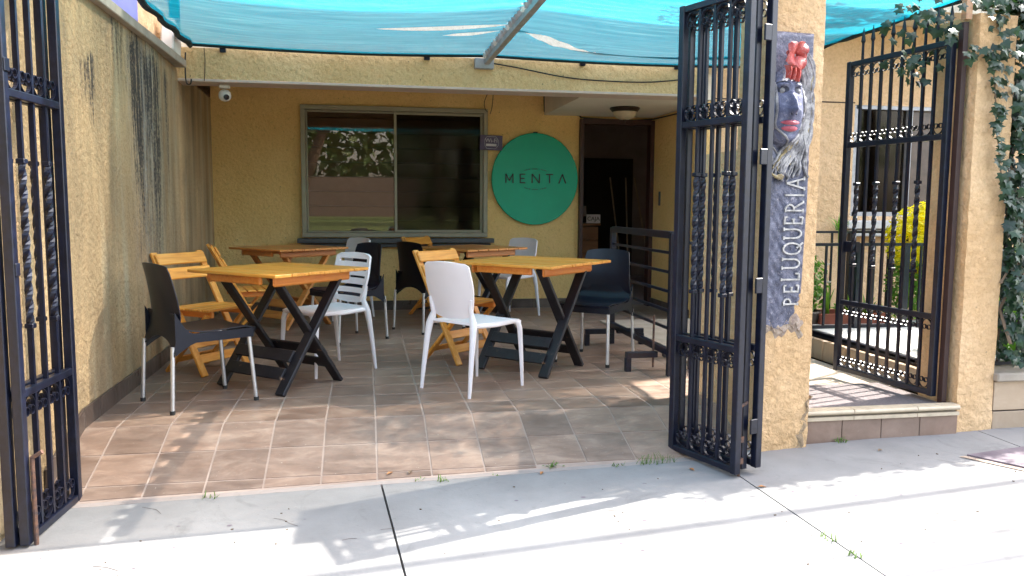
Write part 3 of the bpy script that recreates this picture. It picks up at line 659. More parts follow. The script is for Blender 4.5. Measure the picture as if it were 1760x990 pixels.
# ================================================================== SHADE CLOTH
def cloth_z(x, y):
    u = (x+1.40)/2.47 if x < 1.07 else (x-1.07)/2.63; v = (y-4.04)/3.22
    return 2.475+.02*v+(.007*sin(y*15+2.2*sin(x*1.4))+.004*sin(y*37+x*2.5))*min(1, max(0, (7.2-y)*3))-.085*sin(pi*min(max(u, 0), 1))*(.35+.65*sin(pi*min(max(v, 0), 1)))-.0
def lens(x, a, b, w):
    if x <= a or x >= b: return 0
    return w*sin(pi*(x-a)/(b-a))**.8
sc0 = thing('shade_sail', 'turquoise shade cloth stretched over the patio in two sagging panels', 'shade sail')
def panel(xa, xb, slits, fr):
    rows = []    # row functions y(x), then skip flags
    for (yc, tilt, a, b, w) in slits: rows.append((yc, tilt, a, b, w))
    m_ = MB(); nu = 64; levels = []
    def yy(base): return lambda x: base
    ys_ = [4.04+.2147*k for k in range(15)]+[7.26]
    seq = [(lambda x, b=b: b) for b in ys_]
    cells = []
    for b in ys_: cells.append(('n', b))
    for s_ in rows: cells.append(('s', s_[0], s_))
    cells.sort(key=lambda c: c[1])
    fns = []; sk = []
    for c in cells:
        if c[0] == 'n':
            if any(abs(c[1]-s_[0]) < .14 for s_ in rows) and 4.2 < c[1] < 7.2: continue
            fns.append(lambda x, b=c[1]: b); sk.append(None)
        else:
            yc, tilt, a, b2, w = c[2]; xm = (a+b2)/2
            fns.append(lambda x, yc=yc, tilt=tilt, a=a, b2=b2, w=w, xm=xm: yc+tilt*(min(max(x, a), b2)-xm)-lens(x, a, b2, w)); sk.append((a, b2))
            fns.append(lambda x, yc=yc, tilt=tilt, a=a, b2=b2, w=w, xm=xm: yc+tilt*(min(max(x, a), b2)-xm)+lens(x, a, b2, w)); sk.append(None)
    nr = len(fns); n0 = len(m_.v)
    for j, f_ in enumerate(fns):
        for i in range(nu+1):
            x = xa+(xb-xa)*i/nu; y = f_(x); sc = 1.0
            e = .05*sin(pi*((x-xa)/(xb-xa)))*1.0
            if j == nr-1: y -= e*.6
            xx = x
            if xa < 0 and i < 3: xx += .012*random.uniform(-1, 1)*(3-i)/3
            m_.v.append((xx, y+max(0, 1-(y-4.04)/3.22)*.055*(x-.7), cloth_z(x, y)))
    for j in range(nr-1):
        for i in range(nu):
            x = xa+(xb-xa)*(i+.5)/nu
            if sk[j] is not None: continue
            a = n0+j*(nu+1)+i; m_.f.append((a, a+1, a+nu+2, a+nu+1))
    o = m_.build('cloth_panel', 'cloth', sc0, smooth=False, weld=True); return o
panel(-1.40, 1.05, [(5.98, -.05, .10, 1.04, .035), (6.27, -.20, .62, 1.04, .05)], 0)
panel(1.09, 3.70, [(6.42, .80, 1.10, 1.95, .09)], 1)
hm = MB(); P2 = []
for k in range(49): x = -1.40+5.10*k/48; P2.append((x, 7.262-.03*abs(sin((x+1.4)*1.27)), cloth_z(x, 7.26)-.004))
hm.tube(P2, .016, 6); P2 = [(-1.405+.015*sin(k*1.7), 4.04+3.22*k/24, 2.49) for k in range(25)]; hm.tube(P2, .035, 6, sx=.7)
hm.tube([(3.70, 4.04+3.22*k/24, cloth_z(3.7, 4.04+3.22*k/24)) for k in range(25)], .02, 6); hm.tube([(-1.4, 3.925, 2.475), (1.05, 4.06, 2.455), (3.7, 4.205, 2.475)], .016, 6)
hm.build('hem_rope', 'hem', sc0)
cb = thing('canopy_bar', 'grey steel bar running from the beam under the turquoise cloth', 'bar')
MB().bar((1.07, 7.27, 2.435), (1.07, 4.12, 2.435), .045, .045).build('bar', 'galv', cb)
for k in range(26):
    y = 7.15-.115*k; MB().box((1.07, y, 2.478), (.085, .055, .045), R=Matrix.Rotation(radians(random.uniform(20, 40)), 3, 'X')).build('tie', 'galv' if k % 5 else 'white_box', cb)
MB().box((1.05, 7.27, 2.42), (.17, .06, .09), bev=.004).build('bracket', 'galv', cb)
for x in (-1.15, .55, 1.95, 2.85): tag(MB().box((x, 7.285, 2.455), (.05, .03, .035), bev=.004).build('hook', 'iron'), {-1.15: 'dark anchor plate at the left end of the beam', .55: 'small black hook on the beam edge left of the steel bar', 1.95: 'small black hook on the beam edge just right of the steel bar', 2.85: 'small black hook on the beam edge nearest the gate'}[x], 'hook', 'hooks along the beam')

# ================================================================== GATE PIERS, STEP
def pier(name, poly, z0, z1, label, mat='stucco_out', seed=1):
    t_ = thing(name, label, 'pillar'); rng = random.Random(seed)
    # subdivided prism with uneven faces
    m_ = MB(); n = len(poly); per = []
    for i in range(n):
        a = Vector(poly[i]); b = Vector(poly[(i+1) % n]); L_ = (b-a).length; k = max(2, int(L_/.045))
        for q in range(k): per.append(a+(b-a)*q/k)
    nz = int((z1-z0)/.05); c = sum((Vector(p) for p in poly), Vector((0, 0)))/n
    for j in range(nz+1):
        z = z0+(z1-z0)*j/nz
        for p in per:
            d = (p-c).normalized(); w = 1+2.0*max(0, 1-(z-z0-.05)/.35)
            m_.v.append((p.x+d.x*rng.uniform(-.003, .003)*w, p.y+d.y*rng.uniform(-.003, .003)*w, z))
    q = len(per)
    for j in range(nz):
        for i in range(q): m_.f.append((j*q+i, j*q+(i+1) % q, (j+1)*q+(i+1) % q, (j+1)*q+i))
    m_.f.append(tuple(nz*q+i for i in range(q)))
    m_.build('shaft', mat, t_, smooth=True); return t_
p1 = pier('gate_pillar', [(2.062, 3.998), (2.385, 4.025), (2.385, 4.33), (2.062, 4.33)], -.30, 2.8, 'yellow stucco pillar carrying the blue sculpted hairdresser relief', seed=2)
p2 = pier('gate_pillar', [(3.375, 4.112), (3.635, 4.14), (3.635, 4.45), (3.375, 4.45)], -.30, 2.26, 'yellow stucco pillar with ivy hanging over it, right of the side entrance', seed=5)
rng = random.Random(3); m_ = MB()
def rub(u, v): z = -.18+.33*v; w = .075*(1-v)**.6+.012*sin(v*23); x = 2.398-w*u*1.2; return (x+rng.uniform(-.004, .004), 4.024+.03*(1-u)-.016*sin(pi*u)+rng.uniform(-.005, .005), z)
m_.grid(9, 26, rub); m_.build('broken_render', 'rubble', p1, smooth=True)
pb = MB().box((2.20, 4.555, .60), (.26, .44, 1.80)).build('rear_wing', 'stucco_out', p1)
# entrance step
stp = thing('entrance_step', 'raised entrance step with brown riser tiles and cream nosing between the pillars', 'step')
m_ = MB(); m_.box((2.88, 5.10, -.20), (.99, 1.96, .446)); m_.build('landing', 'path', stp)
for k in range(4):
    x = 2.395+.245*k; MB().box((x+.1225, 4.105, -.110), (.241, .018, .225), bev=.002).build('riser_tile', 'riser_tile', stp, rot=(0, 0, 0))
for k, (a, b) in enumerate(((2.375, 2.70), (2.704, 3.10), (3.104, 3.372))):
    m_ = MB(); m_.tube([(a, 4.088, .034), (b, 4.088, .034)], .013, 10); m_.box(((a+b)/2, 4.115, .036), (b-a, .06, .030)); m_.box(((a+b)/2, 4.092, .0), (b-a, .02, .02)); m_.build('nosing', 'nose', stp, smooth=True)
tag(MB().box((2.86, 4.46, .032), (.92, .58, .014), bev=.003).build('door_mat', 'mat'), 'dark grey ribbed mat on the side entrance landing', 'mat')
# right low wall with beige tiles
rw = thing('tiled_wall', 'low wall clad in beige tiles with a stone cap under the ivy', 'wall')
MB().box((6.2, 4.33, -.05), (5.14, .34, .42)).build('core', 'joint_dark', rw)
MB().box((6.2, 4.27, .195), (5.14, .34, .05), bev=.008).build('cap', 'coping', rw)
for row, (za, zb, xs_) in enumerate(((-.26, -.015, (3.64, 4.02, 4.42, 4.82, 5.22)), (-.01, .165, (3.64, 3.86, 4.26, 4.66, 5.06)))):
    for a, b in zip(xs_[:-1], xs_[1:]): MB().box(((a+b)/2, 4.148+.02*0, (za+zb)/2), (b-a-.005, .016, zb-za-.004), bev=.002).build('wall_tile', 'beige_tile' if (a, row) != (3.86, 1) else 'worn', rw)

# ================================================================== IRON GATES
def scroll_mesh():
    m_ = MB(); R_o = .052
    def ring(cx, cz, r, a0, a1, n, w=.0045, d=.011):
        pts = [(cx+r*cos(a0+(a1-a0)*k/n), 0, cz+r*sin(a0+(a1-a0)*k/n)) for k in range(n+1)]
        m_.tube(pts, d/2*1.414, 4, sx=1.0, cap=False)
    # ribbon arcs made as thin strips (wide in Y)
    def strip(cx, cz, r, a0, a1, n, th=.0035, wy=.014):
        vs = []; fs = []
        for k in range(n+1):
            a = a0+(a1-a0)*k/n
            for rr in (r-th/2, r+th/2):
                for yy in (-wy/2, wy/2): vs.append((cx+rr*cos(a), yy, cz+rr*sin(a)))
        for k in range(n):
            q = 4*k; fs += [(q, q+1, q+5, q+4), (q+2, q+6, q+7, q+3), (q, q+4, q+6, q+2), (q+1, q+3, q+7, q+5)]
        m_.add(vs, fs)
    strip(0, 0, R_o, radians(150), radians(390), 14)
    for sg in (-1, 1): strip(sg*.026, .018, .021, 0, 2*pi, 10)
    return m_.mesh('scroll')
SCR = scroll_mesh(); SCR.materials.append(M['iron'])
def twisted(z0, z1, s=.013):
    m_ = MB(); n = int((z1-z0)/.018); vs = []
    for k in range(n+1):
        a = 2*pi*(k/n)*((z1-z0)/.26)
        for q in range(4): vs.append((s*.75*cos(a+q*pi/2), s*.75*sin(a+q*pi/2), z0+(z1-z0)*k/n))
    fs = [(4*k+q, 4*k+(q+1) % 4, 4*k+4+(q+1) % 4, 4*k+4+q) for k in range(n) for q in range(4)]
    m_.add(vs, fs); return m_
def gate_leaf(name, label, W, z0, z1, zr1, zr2, nb, parent_loc, rz, group=None, spikes=False, bolt=False, st=.038, twist=None, open_frame=None):
    """leaf in local XZ plane, x from 0 (near stile) to W"""
    t_ = thing(name, label, 'gate', parent_loc, rz, group)
    for x in (st/2, W-st/2): MB().box((x, 0, (z0+z1)/2), (st, st, z1-z0), bev=.003).build('stile', 'iron', t_)
    for z in (z0+st/2, zr1, zr2, z1-st/2): MB().box((W/2, 0, z), (W-2*st-.001, st*.86, st*.86), bev=.003).build('rail', 'iron', t_)
    bay = (W-2*st)/(nb+1); secs = [(z0+st, zr1-st*.43), (zr1+st*.43, zr2-st*.43), (zr2+st*.43, z1-st)]
    bars = {}
    for i in range(nb):
        x = st+bay*(i+1); tw = (i % 2 == 0) if twist is None else twist(i)
        m_ = MB()
        for k, (a, b) in enumerate(secs):
            if k == 1 and tw:
                ta, tb = a+.24, b-.24
                m_.box((0, 0, (a+ta)/2), (.016, .016, ta-a)); m_.box((0, 0, (b+tb)/2), (.016, .016, b-tb))
                tm_ = twisted(ta, tb, .021); m_.add(tm_.v, tm_.f)
                for zc in (ta, tb): m_.box((0, 0, zc), (.034, .034, .02), bev=.003)
            else: m_.box((0, 0, (a+b)/2), (.016, .016, b-a))
        key = tw
        if key in bars: link('bar', bars[key], t_, (x, 0, 0))
        else: o = m_.build('bar', 'iron', t_, loc=(x, 0, 0)); bars[key] = o.data
    s_ = min(bay/.125, 1.0)
    for i in range(nb+1):
        x = st+bay*(i+.5)
        for z, fl in ((z0+st+.055*s_, 0), (zr1-st*.43-.055*s_, 1), (zr2+st*.43+.055*s_, 0), (z1-st-.055*s_, 1)):
            o = link('scroll', SCR, t_, (x, 0, z), rot=(0, pi if fl else 0, 0)); o.scale = (s_, 1, s_)
    if spikes:
        for i in range(nb+1):
            x = st+bay*(i) if i else st/2+.01
            m_ = MB(); m_.tube([(0, 0, z1-.002), (0, 0, z1+.10), (0, 0, z1+.115), (0, 0, z1+.20)], [.009, .008, .014, .0015], 4); m_.build('spike', 'iron', t_, loc=(x, 0, 0))
    if bolt:
        b = MB(); b.tube([(0, 0, z0+.34), (0, 0, z0-.035)], .008, 8); b.tube([(0, 0, z0+.335), (.0, -.045, z0+.35)], .008, 8); bo = b.build('drop_bolt', 'iron_rust', t_, loc=(st/2+.006, -.032, 0))
        MB().box((0, 0, z0+.06), (.03, .03, .03)).build('keeper', 'iron_rust', bo); MB().box((0, 0, z0+.17), (.03, .03, .03)).build('keeper', 'iron_rust', bo)
    return t_
# right folding gate: front leaf faces the patio, two more folded behind it
def leaf_angle(a, b): return atan2(b[1]-a[1], b[0]-a[0])
gA = (1.795, 3.645); gB = (1.628, 4.115)
W_ = sqrt((gB[0]-gA[0])**2+(gB[1]-gA[1])**2); ang = leaf_angle(gA, gB)
nrm = Vector((sin(ang), -cos(ang)))*1.0            # pointing to +X side
GG = 'folded gate leaves beside the sculpted pillar'
for k, (off, lb) in enumerate(((0, 'front leaf of the folded black iron gate, nearest the patio, with drop bolt'), (.058, 'middle leaf of the folded black iron gate right of the patio'), (.125, 'rear leaf of the folded black iron gate, against the sculpted pillar'))):
    a = Vector(gA)+Vector((off, (0, .048, .030)[k]))
    gate_leaf('folding_gate_leaf', lb, W_, -.135+.01*k, 2.205, .485, 1.60, 3, (a.x, a.y, 0), ang, GG, bolt=(k == 0), twist=lambda i: i % 2 == 0)
for z in (-.0, .62, 1.25, 1.85):
    pass
hg = thing('gate_hinges', 'small steel hinge plates joining the folded leaves at the right pillar', 'hinge')
for z in (.10, .80, 1.42, 2.0):
    a = Vector(gA)+nrm*.09; MB().box((a.x, a.y-.012, z), (.045, .012, .075), bev=.003, rz=ang+pi/2).build('hinge', 'iron', hg)
# left folding gate
lA = (-1.352, 3.425); lB = (-1.318, 3.945); Wl = sqrt((lB[0]-lA[0])**2+(lB[1]-lA[1])**2); al = leaf_angle(lA, lB)
GL = 'folded gate leaves beside the left wall'
for k, (off, lb) in enumerate(((0, 'front leaf of the black iron gate folded at the left wall'), (-.050, 'rear leaf of the black iron gate folded at the left wall'))):
    nl = Vector((sin(al), -cos(al))); a = Vector(lA)+nl*off+Vector((0, -.012*k))
    t_ = gate_leaf('folding_gate_leaf', lb, Wl, -.185, 2.205, .425, 1.60, 3, (a.x, a.y, 0), al, GL, bolt=False, twist=lambda i: i % 2 == 0)
    if k == 0:
        b = MB(); b.tube([(0, 0, .17), (0, 0, -.20)], .009, 8); b.tube([(0, 0, .165), (.0, -.04, .19)], .009, 8); b.build('drop_bolt', 'iron_rust', t_, loc=(.035, -.03, 0))
        MB().box((.02, -.022, .92), (.034, .006, .05), bev=.002).build('lug', 'iron', t_); MB().box((.02, -.022, 1.70), (.04, .006, .05), bev=.002).build('lug', 'iron', t_)
# side entrance gate with spikes, standing open inward
sA = (3.290, 4.20); sB = (3.165, 5.03); Ws = sqrt((sB[0]-sA[0])**2+(sB[1]-sA[1])**2); as_ = leaf_angle(sA, sB)
sg_ = gate_leaf('spiked_gate', 'tall black spiked iron gate standing open at the side entrance', Ws, .075, 2.135, .545, 1.59, 8, (sA[0], sA[1], 0), as_, None, spikes=True, twist=lambda i: i % 2 == 1)
jb = MB(); jb.box((3.330, 4.182, 1.13), (.030, .04, 2.18)); tag(jb.build('gate_jamb', 'jamb'), 'reddish brown iron jamb fixed to the ivy pillar', 'post')
lk = MB().box((Ws-.06, -.02, .92), (.16, .03, .07)).build('lock_box', 'iron', sg_)

# ================================================================== RELIEF SIGN
rl = thing('sculpted_sign', 'blue plaster relief of a woman with red flower above cream PELUQUERIA lettering', 'sign', (2.196, 4.012, 0), rz=radians(4.6))
def rel_h(x, z):
    """height of the relief towards the viewer; x 0 at face centre"""
    h = .022
    fz = 1.69; fx = -.050
    e = ((x-fx)/.105)**2+((z-fz)/.20)**2
    if e < 1: h += .075*sqrt(1-e)
    h += .045*exp(-((x-fx)/.018)**2-((z-1.70)/.055)**2)+.022*exp(-((x-fx)/.024)**2-((z-1.672)/.018)**2)
    h += .012*exp(-((z-1.805)/.015)**2)*exp(-((x-fx)/.075)**2)
    for sg in (-1, 1):
        h -= .020*exp(-((x-fx-sg*.045)/.024)**2-((z-1.775)/.014)**2); h += .011*exp(-((x-fx-sg*.045)/.014)**2-((z-1.772)/.008)**2)
    for sg in (-1, 1): h += .014*exp(-((x-fx-sg*.047)/.026)**2-((z-1.800-.3*abs(x-fx-sg*.047))/.008)**2)+.012*exp(-((x-fx-sg*.055)/.025)**2-((z-1.67)/.03)**2)
    h += .012*exp(-((x-fx)/.04)**2-((z-1.60)/.012)**2)+.014*exp(-((x-fx)/.04)**2-((z-1.535)/.02)**2)
    if z < 1.52: h += .007*sin(x*70+3*sin(z*31))*min(1, (1.52-z)/.1)*max(0, min(1, (z-1.26)/.15))
    if z < 1.26: h += .0035*sin(x*90+z*23)*sin(z*60+x*31)
    return h
NX, NZ = 44, 200; m_ = MB()
def outline(z):
    xl = -.135; xr = .128 if z > 1.22 else .128-.018*(1.22-z)/.6
    if z < .72: xr -= (0.72-z)*.35+.008*sin(z*90)
    return xl, xr
def relf(u, v):
    z = .545+(2.085-.545)*v; xl, xr = outline(z); x = xl+(xr-xl)*u
    ed = min(u, 1-u, (1-v)*6, 1)*14; h = rel_h(x, z)*min(1, ed) if ed < 1 else rel_h(x, z)
    if v < .10: h *= .6+4*v; z += .012*sin(u*9)
    return (x, -h, z)
m_.grid(NX, NZ, relf); m_.build('relief_panel', 'relief', rl, smooth=True)
# face overlay coloured blue (same relief, 1 mm proud, only inside the face oval)
m_ = MB()
def facef(u, v):
    a = 2*pi*u; r = v; x = -.050+.098*r*cos(a); z = 1.69+.185*r*sin(a); return (x, -rel_h(x, z)-.0015, z)
m_.grid(48, 26, facef); m_.build('face', 'relief_face', rl, smooth=True, weld=True)
def lip(zc, w, hh, up):
    m_ = MB()
    for k in range(13):
        pass
    def f(u, v):
        x = -.050+w*(2*u-1); t = 1-(2*u-1)**2; z0_ = zc; dz = hh*t**.7*(v-.5)*2
        if up: dz += -.004*exp(-((2*u-1)/.2)**2)*v
        return (x, -rel_h(x, zc)-.004-.010*t*(1-(2*v-1)**2)**.5*1.0, z0_+dz)
    m_.grid(16, 6, f); return m_
lip(1.612, .056, .013, True).build('upper_lip', 'lip_paint', rl, smooth=True); lip(1.583, .048, .017, False).build('lower_lip', 'lip_paint', rl, smooth=True)
for sg in (-1, 1):
    MB().lathe([(0, .008), (.009, .006), (.017, 0)], 12).build('eye', 'relief_hair', rl, smooth=True, loc=(-.050+sg*.045, -rel_h(-.050+sg*.045, 1.772)-.002, 1.772), rot=(pi/2, 0, 0))
for sg in (-1, 1):
    ex = -.050+sg*.046
    def sock(u, v, ex=ex): a = 2*pi*u; x = ex+.031*v*cos(a); z = 1.779+.017*v*sin(a); return (x, -rel_h(x, z)-.0028, z)
    MB().grid(18, 4, sock).build('socket_shade', 'relief_dark', rl, smooth=True, weld=True)  # dark oval, shade of the eye socket painted on
    MB().tube([(ex+sg*d-.0, -rel_h(ex+sg*d, zz)-.004, zz) for d, zz in ((-.030, 1.808), (-.008, 1.820), (.018, 1.816), (.034, 1.803))], [.002, .005, .005, .002], 6).build('brow', 'relief_dark', rl, smooth=True)
    MB().lathe([(0, .004), (.007, 0)], 8).build('nostril', 'relief_dark', rl, loc=(-.050+sg*.013, -rel_h(-.050+sg*.013, 1.655)-.001, 1.654), rot=(pi/2, 0, 0))  # nostril shade painted as a dark disc
# flower of overlapping petals
FX, FZ = -.048, 1.945
rng = random.Random(4)
for k in range(9):
    a = 2*pi*k/9+.2; L_ = .062 if k % 2 else .050; lay = .012*(k % 2)
    def pf_(u, v, a=a, L_=L_, lay=lay, ph=k): 
        r = .008+v*L_; w_ = .036*sin(pi*(.12+.80*v))*(2*u-1); q = .010*sin(ph*2+u*5+v*4); return (r*cos(a)-w_*sin(a), -lay-.026*sin(pi*v*.8)+q*.5, r*sin(a)*1.1+w_*cos(a))
    MB().grid(7, 6, pf_).build('petal', 'red_paint', rl, smooth=True, solid=.004, loc=(FX, -.098, FZ))
for k in range(3):
    def pf2(u, v, k=k): return (FX-.02+.026*k+.022*(2*u-1)*(1-v*.4), -.075-.022*sin(pi*u)-.01*sin(pi*v), FZ-.045-.065*v-.008*k*v)
    MB().grid(6, 6, pf2).build('petal', 'red_paint', rl, smooth=True, solid=.004)
# hair strands: over the brow, down the right side, spread below the chin
rng = random.Random(11)
for k in range(38):
    f0 = (k % 22)/21; ph = rng.uniform(0, 6); r_ = rng.uniform(.005, .013); P2 = []; left = k >= 34
    zb = rng.uniform(1.30, 1.44); xe = rng.uniform(-.115, .105); x0 = -.02+.07*f0; xm = .050+.068*f0
    if left: xm = -.165+.02*f0; x0 = -.13; xe = rng.uniform(-.12, 0)
    for q in range(26):
        t = q/25; z = 2.0-.10*f0*0-.03*(1-f0)+(zb-1.97)*t
        if t < .18: x = x0+(xm-x0)*sin(t/.18*pi/2)
        elif t < .62: x = xm+.010*sin((t-.18)*22+ph*.3)
        else: e_ = (t-.62)/.38; x = xm+(xe-xm)*(e_*e_*(3-2*e_))+.016*sin(e_*9+ph)*e_
        x = max(-.128, min(.117, x)); P2.append((x, -rel_h(x, z)-.004-.006*abs(sin(ph)), z))
    if left: r_ *= .6
    MB().tube(P2, [r_*(.55+.45*sin(pi*(q+1)/27)) for q in range(26)], 6).build('hair_strand', 'relief_hair' if k % 12 != 5 or left else 'gold', rl, smooth=True)
P2 = [(-.105+.045*sin(t*.5), -.05, 1.30-.0+.035*cos(t*.5)+.012*t) for t in range(0, 9)]
MB().tube(P2, [.004, .007, .010, .011, .011, .010, .008, .005, .003], 8).build('gold_ornament', 'gold', rl, smooth=True)
# lettering, stacked to read upwards: built in a local (u along reading = +z, v letter height = -x) frame
def glyph(ch):
    S = []
    def arc(cx, cy, rx, ry, a0, a1, n=8):
        p = [(cx+rx*cos(radians(a0+(a1-a0)*k/n)), cy+ry*sin(radians(a0+(a1-a0)*k/n))) for k in range(n+1)]; return list(zip(p[:-1], p[1:]))
    st = lambda x: [((x, 0), (x, 1))]; sr = lambda x, y: [((x-.14, y), (x+.14, y))]
    if ch == 'P': S = st(.2)+arc(.25, .75, .45, .25, 90, -90)+[((.2, 1), (.3, 1)), ((.2, .5), (.3, .5))]+sr(.2, 0)+sr(.2, 1)
    if ch == 'E': S = st(.2)+[((.1, 1), (.8, 1)), ((.2, .5), (.6, .5)), ((.1, 0), (.8, 0)), ((.8, 1), (.8, .84)), ((.8, 0), (.8, .18)), ((.6, .58), (.6, .42))]
    if ch == 'L': S = st(.2)+[((.1, 0), (.8, 0)), ((.8, 0), (.8, .2))]+sr(.2, 1)
    if ch == 'U': S = [((.15, 1), (.15, .35)), ((.85, 1), (.85, .35))]+arc(.5, .35, .35, .35, 180, 360)+sr(.15, 1)+sr(.85, 1)
    if ch == 'Q': S = arc(.5, .5, .42, .5, 0, 360, 16)+[((.55, .22), (.95, -.12))]
    if ch == 'R': S = st(.2)+arc(.25, .75, .42, .25, 90, -90)+[((.2, 1), (.3, 1)), ((.2, .5), (.3, .5)), ((.4, .5), (.85, 0)), ((.78, 0), (.98, 0))]+sr(.2, 0)+sr(.2, 1)
    if ch == 'I': S = st(.5)+sr(.5, 0)+sr(.5, 1)
    if ch == 'A': S = [((.1, 0), (.5, 1)), ((.5, 1), (.9, 0)), ((.25, .38), (.75, .38))]+sr(.1, 0)+sr(.9, 0)
    return S
zc = .655; word = 'PELUQUERIA'; widths = {'I': .040}
for ch in word:
    w = {'I': .034, 'P': .056, 'E': .054, 'L': .052, 'U': .066, 'Q': .070, 'R': .066, 'A': .066}[ch]; hh = .105 if zc > .74 else .085; m_ = MB()
    xb = .088-.012*(1.3-zc)/.6; 
    for (a, b) in glyph(ch):
        p = lambda q: (xb-q[1]*hh, -rel_h(xb-q[1]*hh, zc+q[0]*w)-.004, zc+q[0]*w)
        A_, B2 = Vector(p(a)), Vector(p(b)); m_.bar(A_, B2, .0085, .010, up=(0, 1, 0))
    m_.build('letter', 'letter', rl); zc += w+.011
m_ = MB()
def edg(u, v): x = -.13+.25*u; z = .50+.10*v+.02*sin(u*11)+.012*sin(u*31); return (x+.012*sin(v*9), -.003-.014*sin(pi*v)*(.7+.3*sin(u*37+v*19)), z)
m_.grid(26, 10, edg); m_.build('broken_edge', 'relief_edge', rl, smooth=True)

# ================================================================== FURNITURE
def black_chair(label, mat='black_plastic', cat='chair', loc=(0, 0, 0), rz=0, group='black plastic chairs'):
    t_ = thing('plastic_chair', label, cat, loc, rz, group)
    BX = [(.835, -.290, .178), (.74, -.266, .192), (.64, -.246, .203), (.54, -.233, .213), (.45, -.230, .221), (.36, -.244, .226)]
    def bx(z):
        z = max(.33, min(.835, z))
        for (a, b) in zip(BX[:-1], BX[1:]):
            if z >= b[0]-1e-9: f_ = (a[0]-z)/(a[0]-b[0]); return a[1]*(1-f_)+b[1]*f_, a[2]*(1-f_)+b[2]*f_
        return -.25, .228
    def back(u, v):
        y = 2*u-1; bot = .325+.095*(1-y*y)**.7; z = .835-(.835-bot)*v; x, w = bx(z)
        return (x+.034*abs(y)**2.4*max(0, min(1, (z-.40)/.15))+.004, y*w, z-(.010*y**4 if v < .05 else 0)+(.008*(1-y*y) if v < .05 else 0))
    MB().grid(16, 26, back).build('backrest', mat, t_, smooth=True, solid=.006)
    def seatf(u, v):
        y = 2*u-1; P3 = [(-.222, .56), (-.210, .505), (-.175, .468), (-.10, .450), (0, .446), (.10, .452), (.19, .455), (.228, .446), (.238, .430)]
        k = v*(len(P3)-1); i = min(int(k), len(P3)-2); f_ = k-i; x = P3[i][0]*(1-f_)+P3[i+1][0]*f_; z = P3[i][1]*(1-f_)+P3[i+1][1]*f_
        return (x, y*(.212 if v > .2 else .205), z-.012*(1-y*y)*sin(pi*v))
    MB().grid(14, 24, seatf).build('seat', mat, t_, smooth=True, solid=.006)
    m_ = MB()
    for sg in (-1, 1):
        def side(u, v, sg=sg): x = -.232+.468*u; top_ = .445+.13*max(0, 1-u*4.5)**1.6; bot_ = .392-.065*max(0, 1-u*4)**1.3; return (x, sg*(.222-.006*u), top_+(bot_-top_)*v)
        m_.grid(16, 3, side)
    m_.grid(8, 2, lambda u, v: (.236, -.218+.436*u, .446-.055*v)); m_.build('apron', mat, t_, smooth=True, solid=.006)
    for (x0, y0, zt, x1, y1) in ((-.245, .212, .38, -.262, .222), (-.245, -.212, .38, -.262, -.222), (.212, .198, .43, .245, .212), (.212, -.198, .43, .245, -.212)):
        lg = MB().tube([(x0, y0, zt), (x1, y1, .012)], .0125, 12).build('leg', 'alu', t_, smooth=True)
        MB().tube([(x1, y1, .022), (x1, y1, 0)], .015, 12).build('foot_cap', 'rubber', lg, smooth=True)
    return t_
def white_chair(label, loc=(0, 0, 0), rz=0, slots=False, group='white plastic chairs'):
    t_ = thing('plastic_chair', label, 'chair', loc, rz, group)
    zb, zt = .488, .825
    def xb(z): return -.195-.075*((z-.45)/.38)**1.15
    def back(u, v):
        z = zb+(zt-zb)*v; y = 2*u-1
        w = .166+.042*sin(min(v/.62, 1)*pi/2) if v < .62 else .208-.012*(v-.62)/.38
        k = max(0, (v-.93)/.07); w -= .030*k*k
        return (xb(z)+.028*y*y-.014, y*w, z+(.006*(1-y*y) if v > .9 else 0)-(.018*(1-y*y) if v < .05 else 0))
    if slots:
        def skp(u, v):
            for c in (.12, .31, .50, .68, .86):
                if abs(v-c) < .033 and .10 < u < .90: return True
            return False
        MB().grid(20, 44, back, skp).build('backrest', 'white_plastic', t_, smooth=True, solid=.014)
    else: MB().grid(14, 20, back).build('backrest', 'white_plastic', t_, smooth=True, solid=.012)
    def seat(u, v):
        x = -.205+.435*u; y = 2*v-1; w = .185+.022*sin(pi*min(u*1.2, 1)/2); z = .447-.014*(1-y*y)*sin(pi*u)+(-.012*max(0, (u-.88)/.12)**2)+.010*max(0, (.15-u)/.15); return (x, y*w, z)
    MB().grid(14, 12, seat).build('seat', 'white_plastic', t_, smooth=True, solid=.016)
    for sg in (-1, 1):
        P3 = [(xb(.60)+.006, .185, .60), (xb(.54), .172, .545), (-.195, .172, .50), (-.198, .186, .46), (-.208, .198, .42), (-.222, .205, .33), (-.245, .213, .15), (-.262, .218, 0)]
        R3 = [.009, .015, .020, .026, .027, .022, .017, .012]
        MB().tube([(a, sg*b, c) for a, b, c in P3], R3, 10, sx=.75).build('rear_leg', 'white_plastic', t_, smooth=True)
        P3 = [(.13, .188, .438), (.185, .193, .432), (.213, .197, .415), (.224, .199, .38), (.235, .204, .2), (.243, .208, 0)]
        MB().tube([(a, sg*b, c) for a, b, c in P3], [.010, .017, .020, .019, .015, .011], 10, sx=.8).build('front_leg', 'white_plastic', t_, smooth=True)
        MB().tube([(-.2, sg*.190, .435), (0, sg*.196, .424), (.17, sg*.190, .432)], [.016, .012, .014], 8).build('side_rib', 'white_plastic', t_, smooth=True)
        MB().lathe([(.012, .0), (.012, -.012), (0, -.014)], 8, (.03, sg*.17, .425)).build('stud', 'white_plastic', t_, smooth=True)
    MB().tube([(.222, -.19, .432), (.226, 0, .428), (.222, .19, .432)], .011, 8).build('front_rib', 'white_plastic', t_, smooth=True)
    return t_
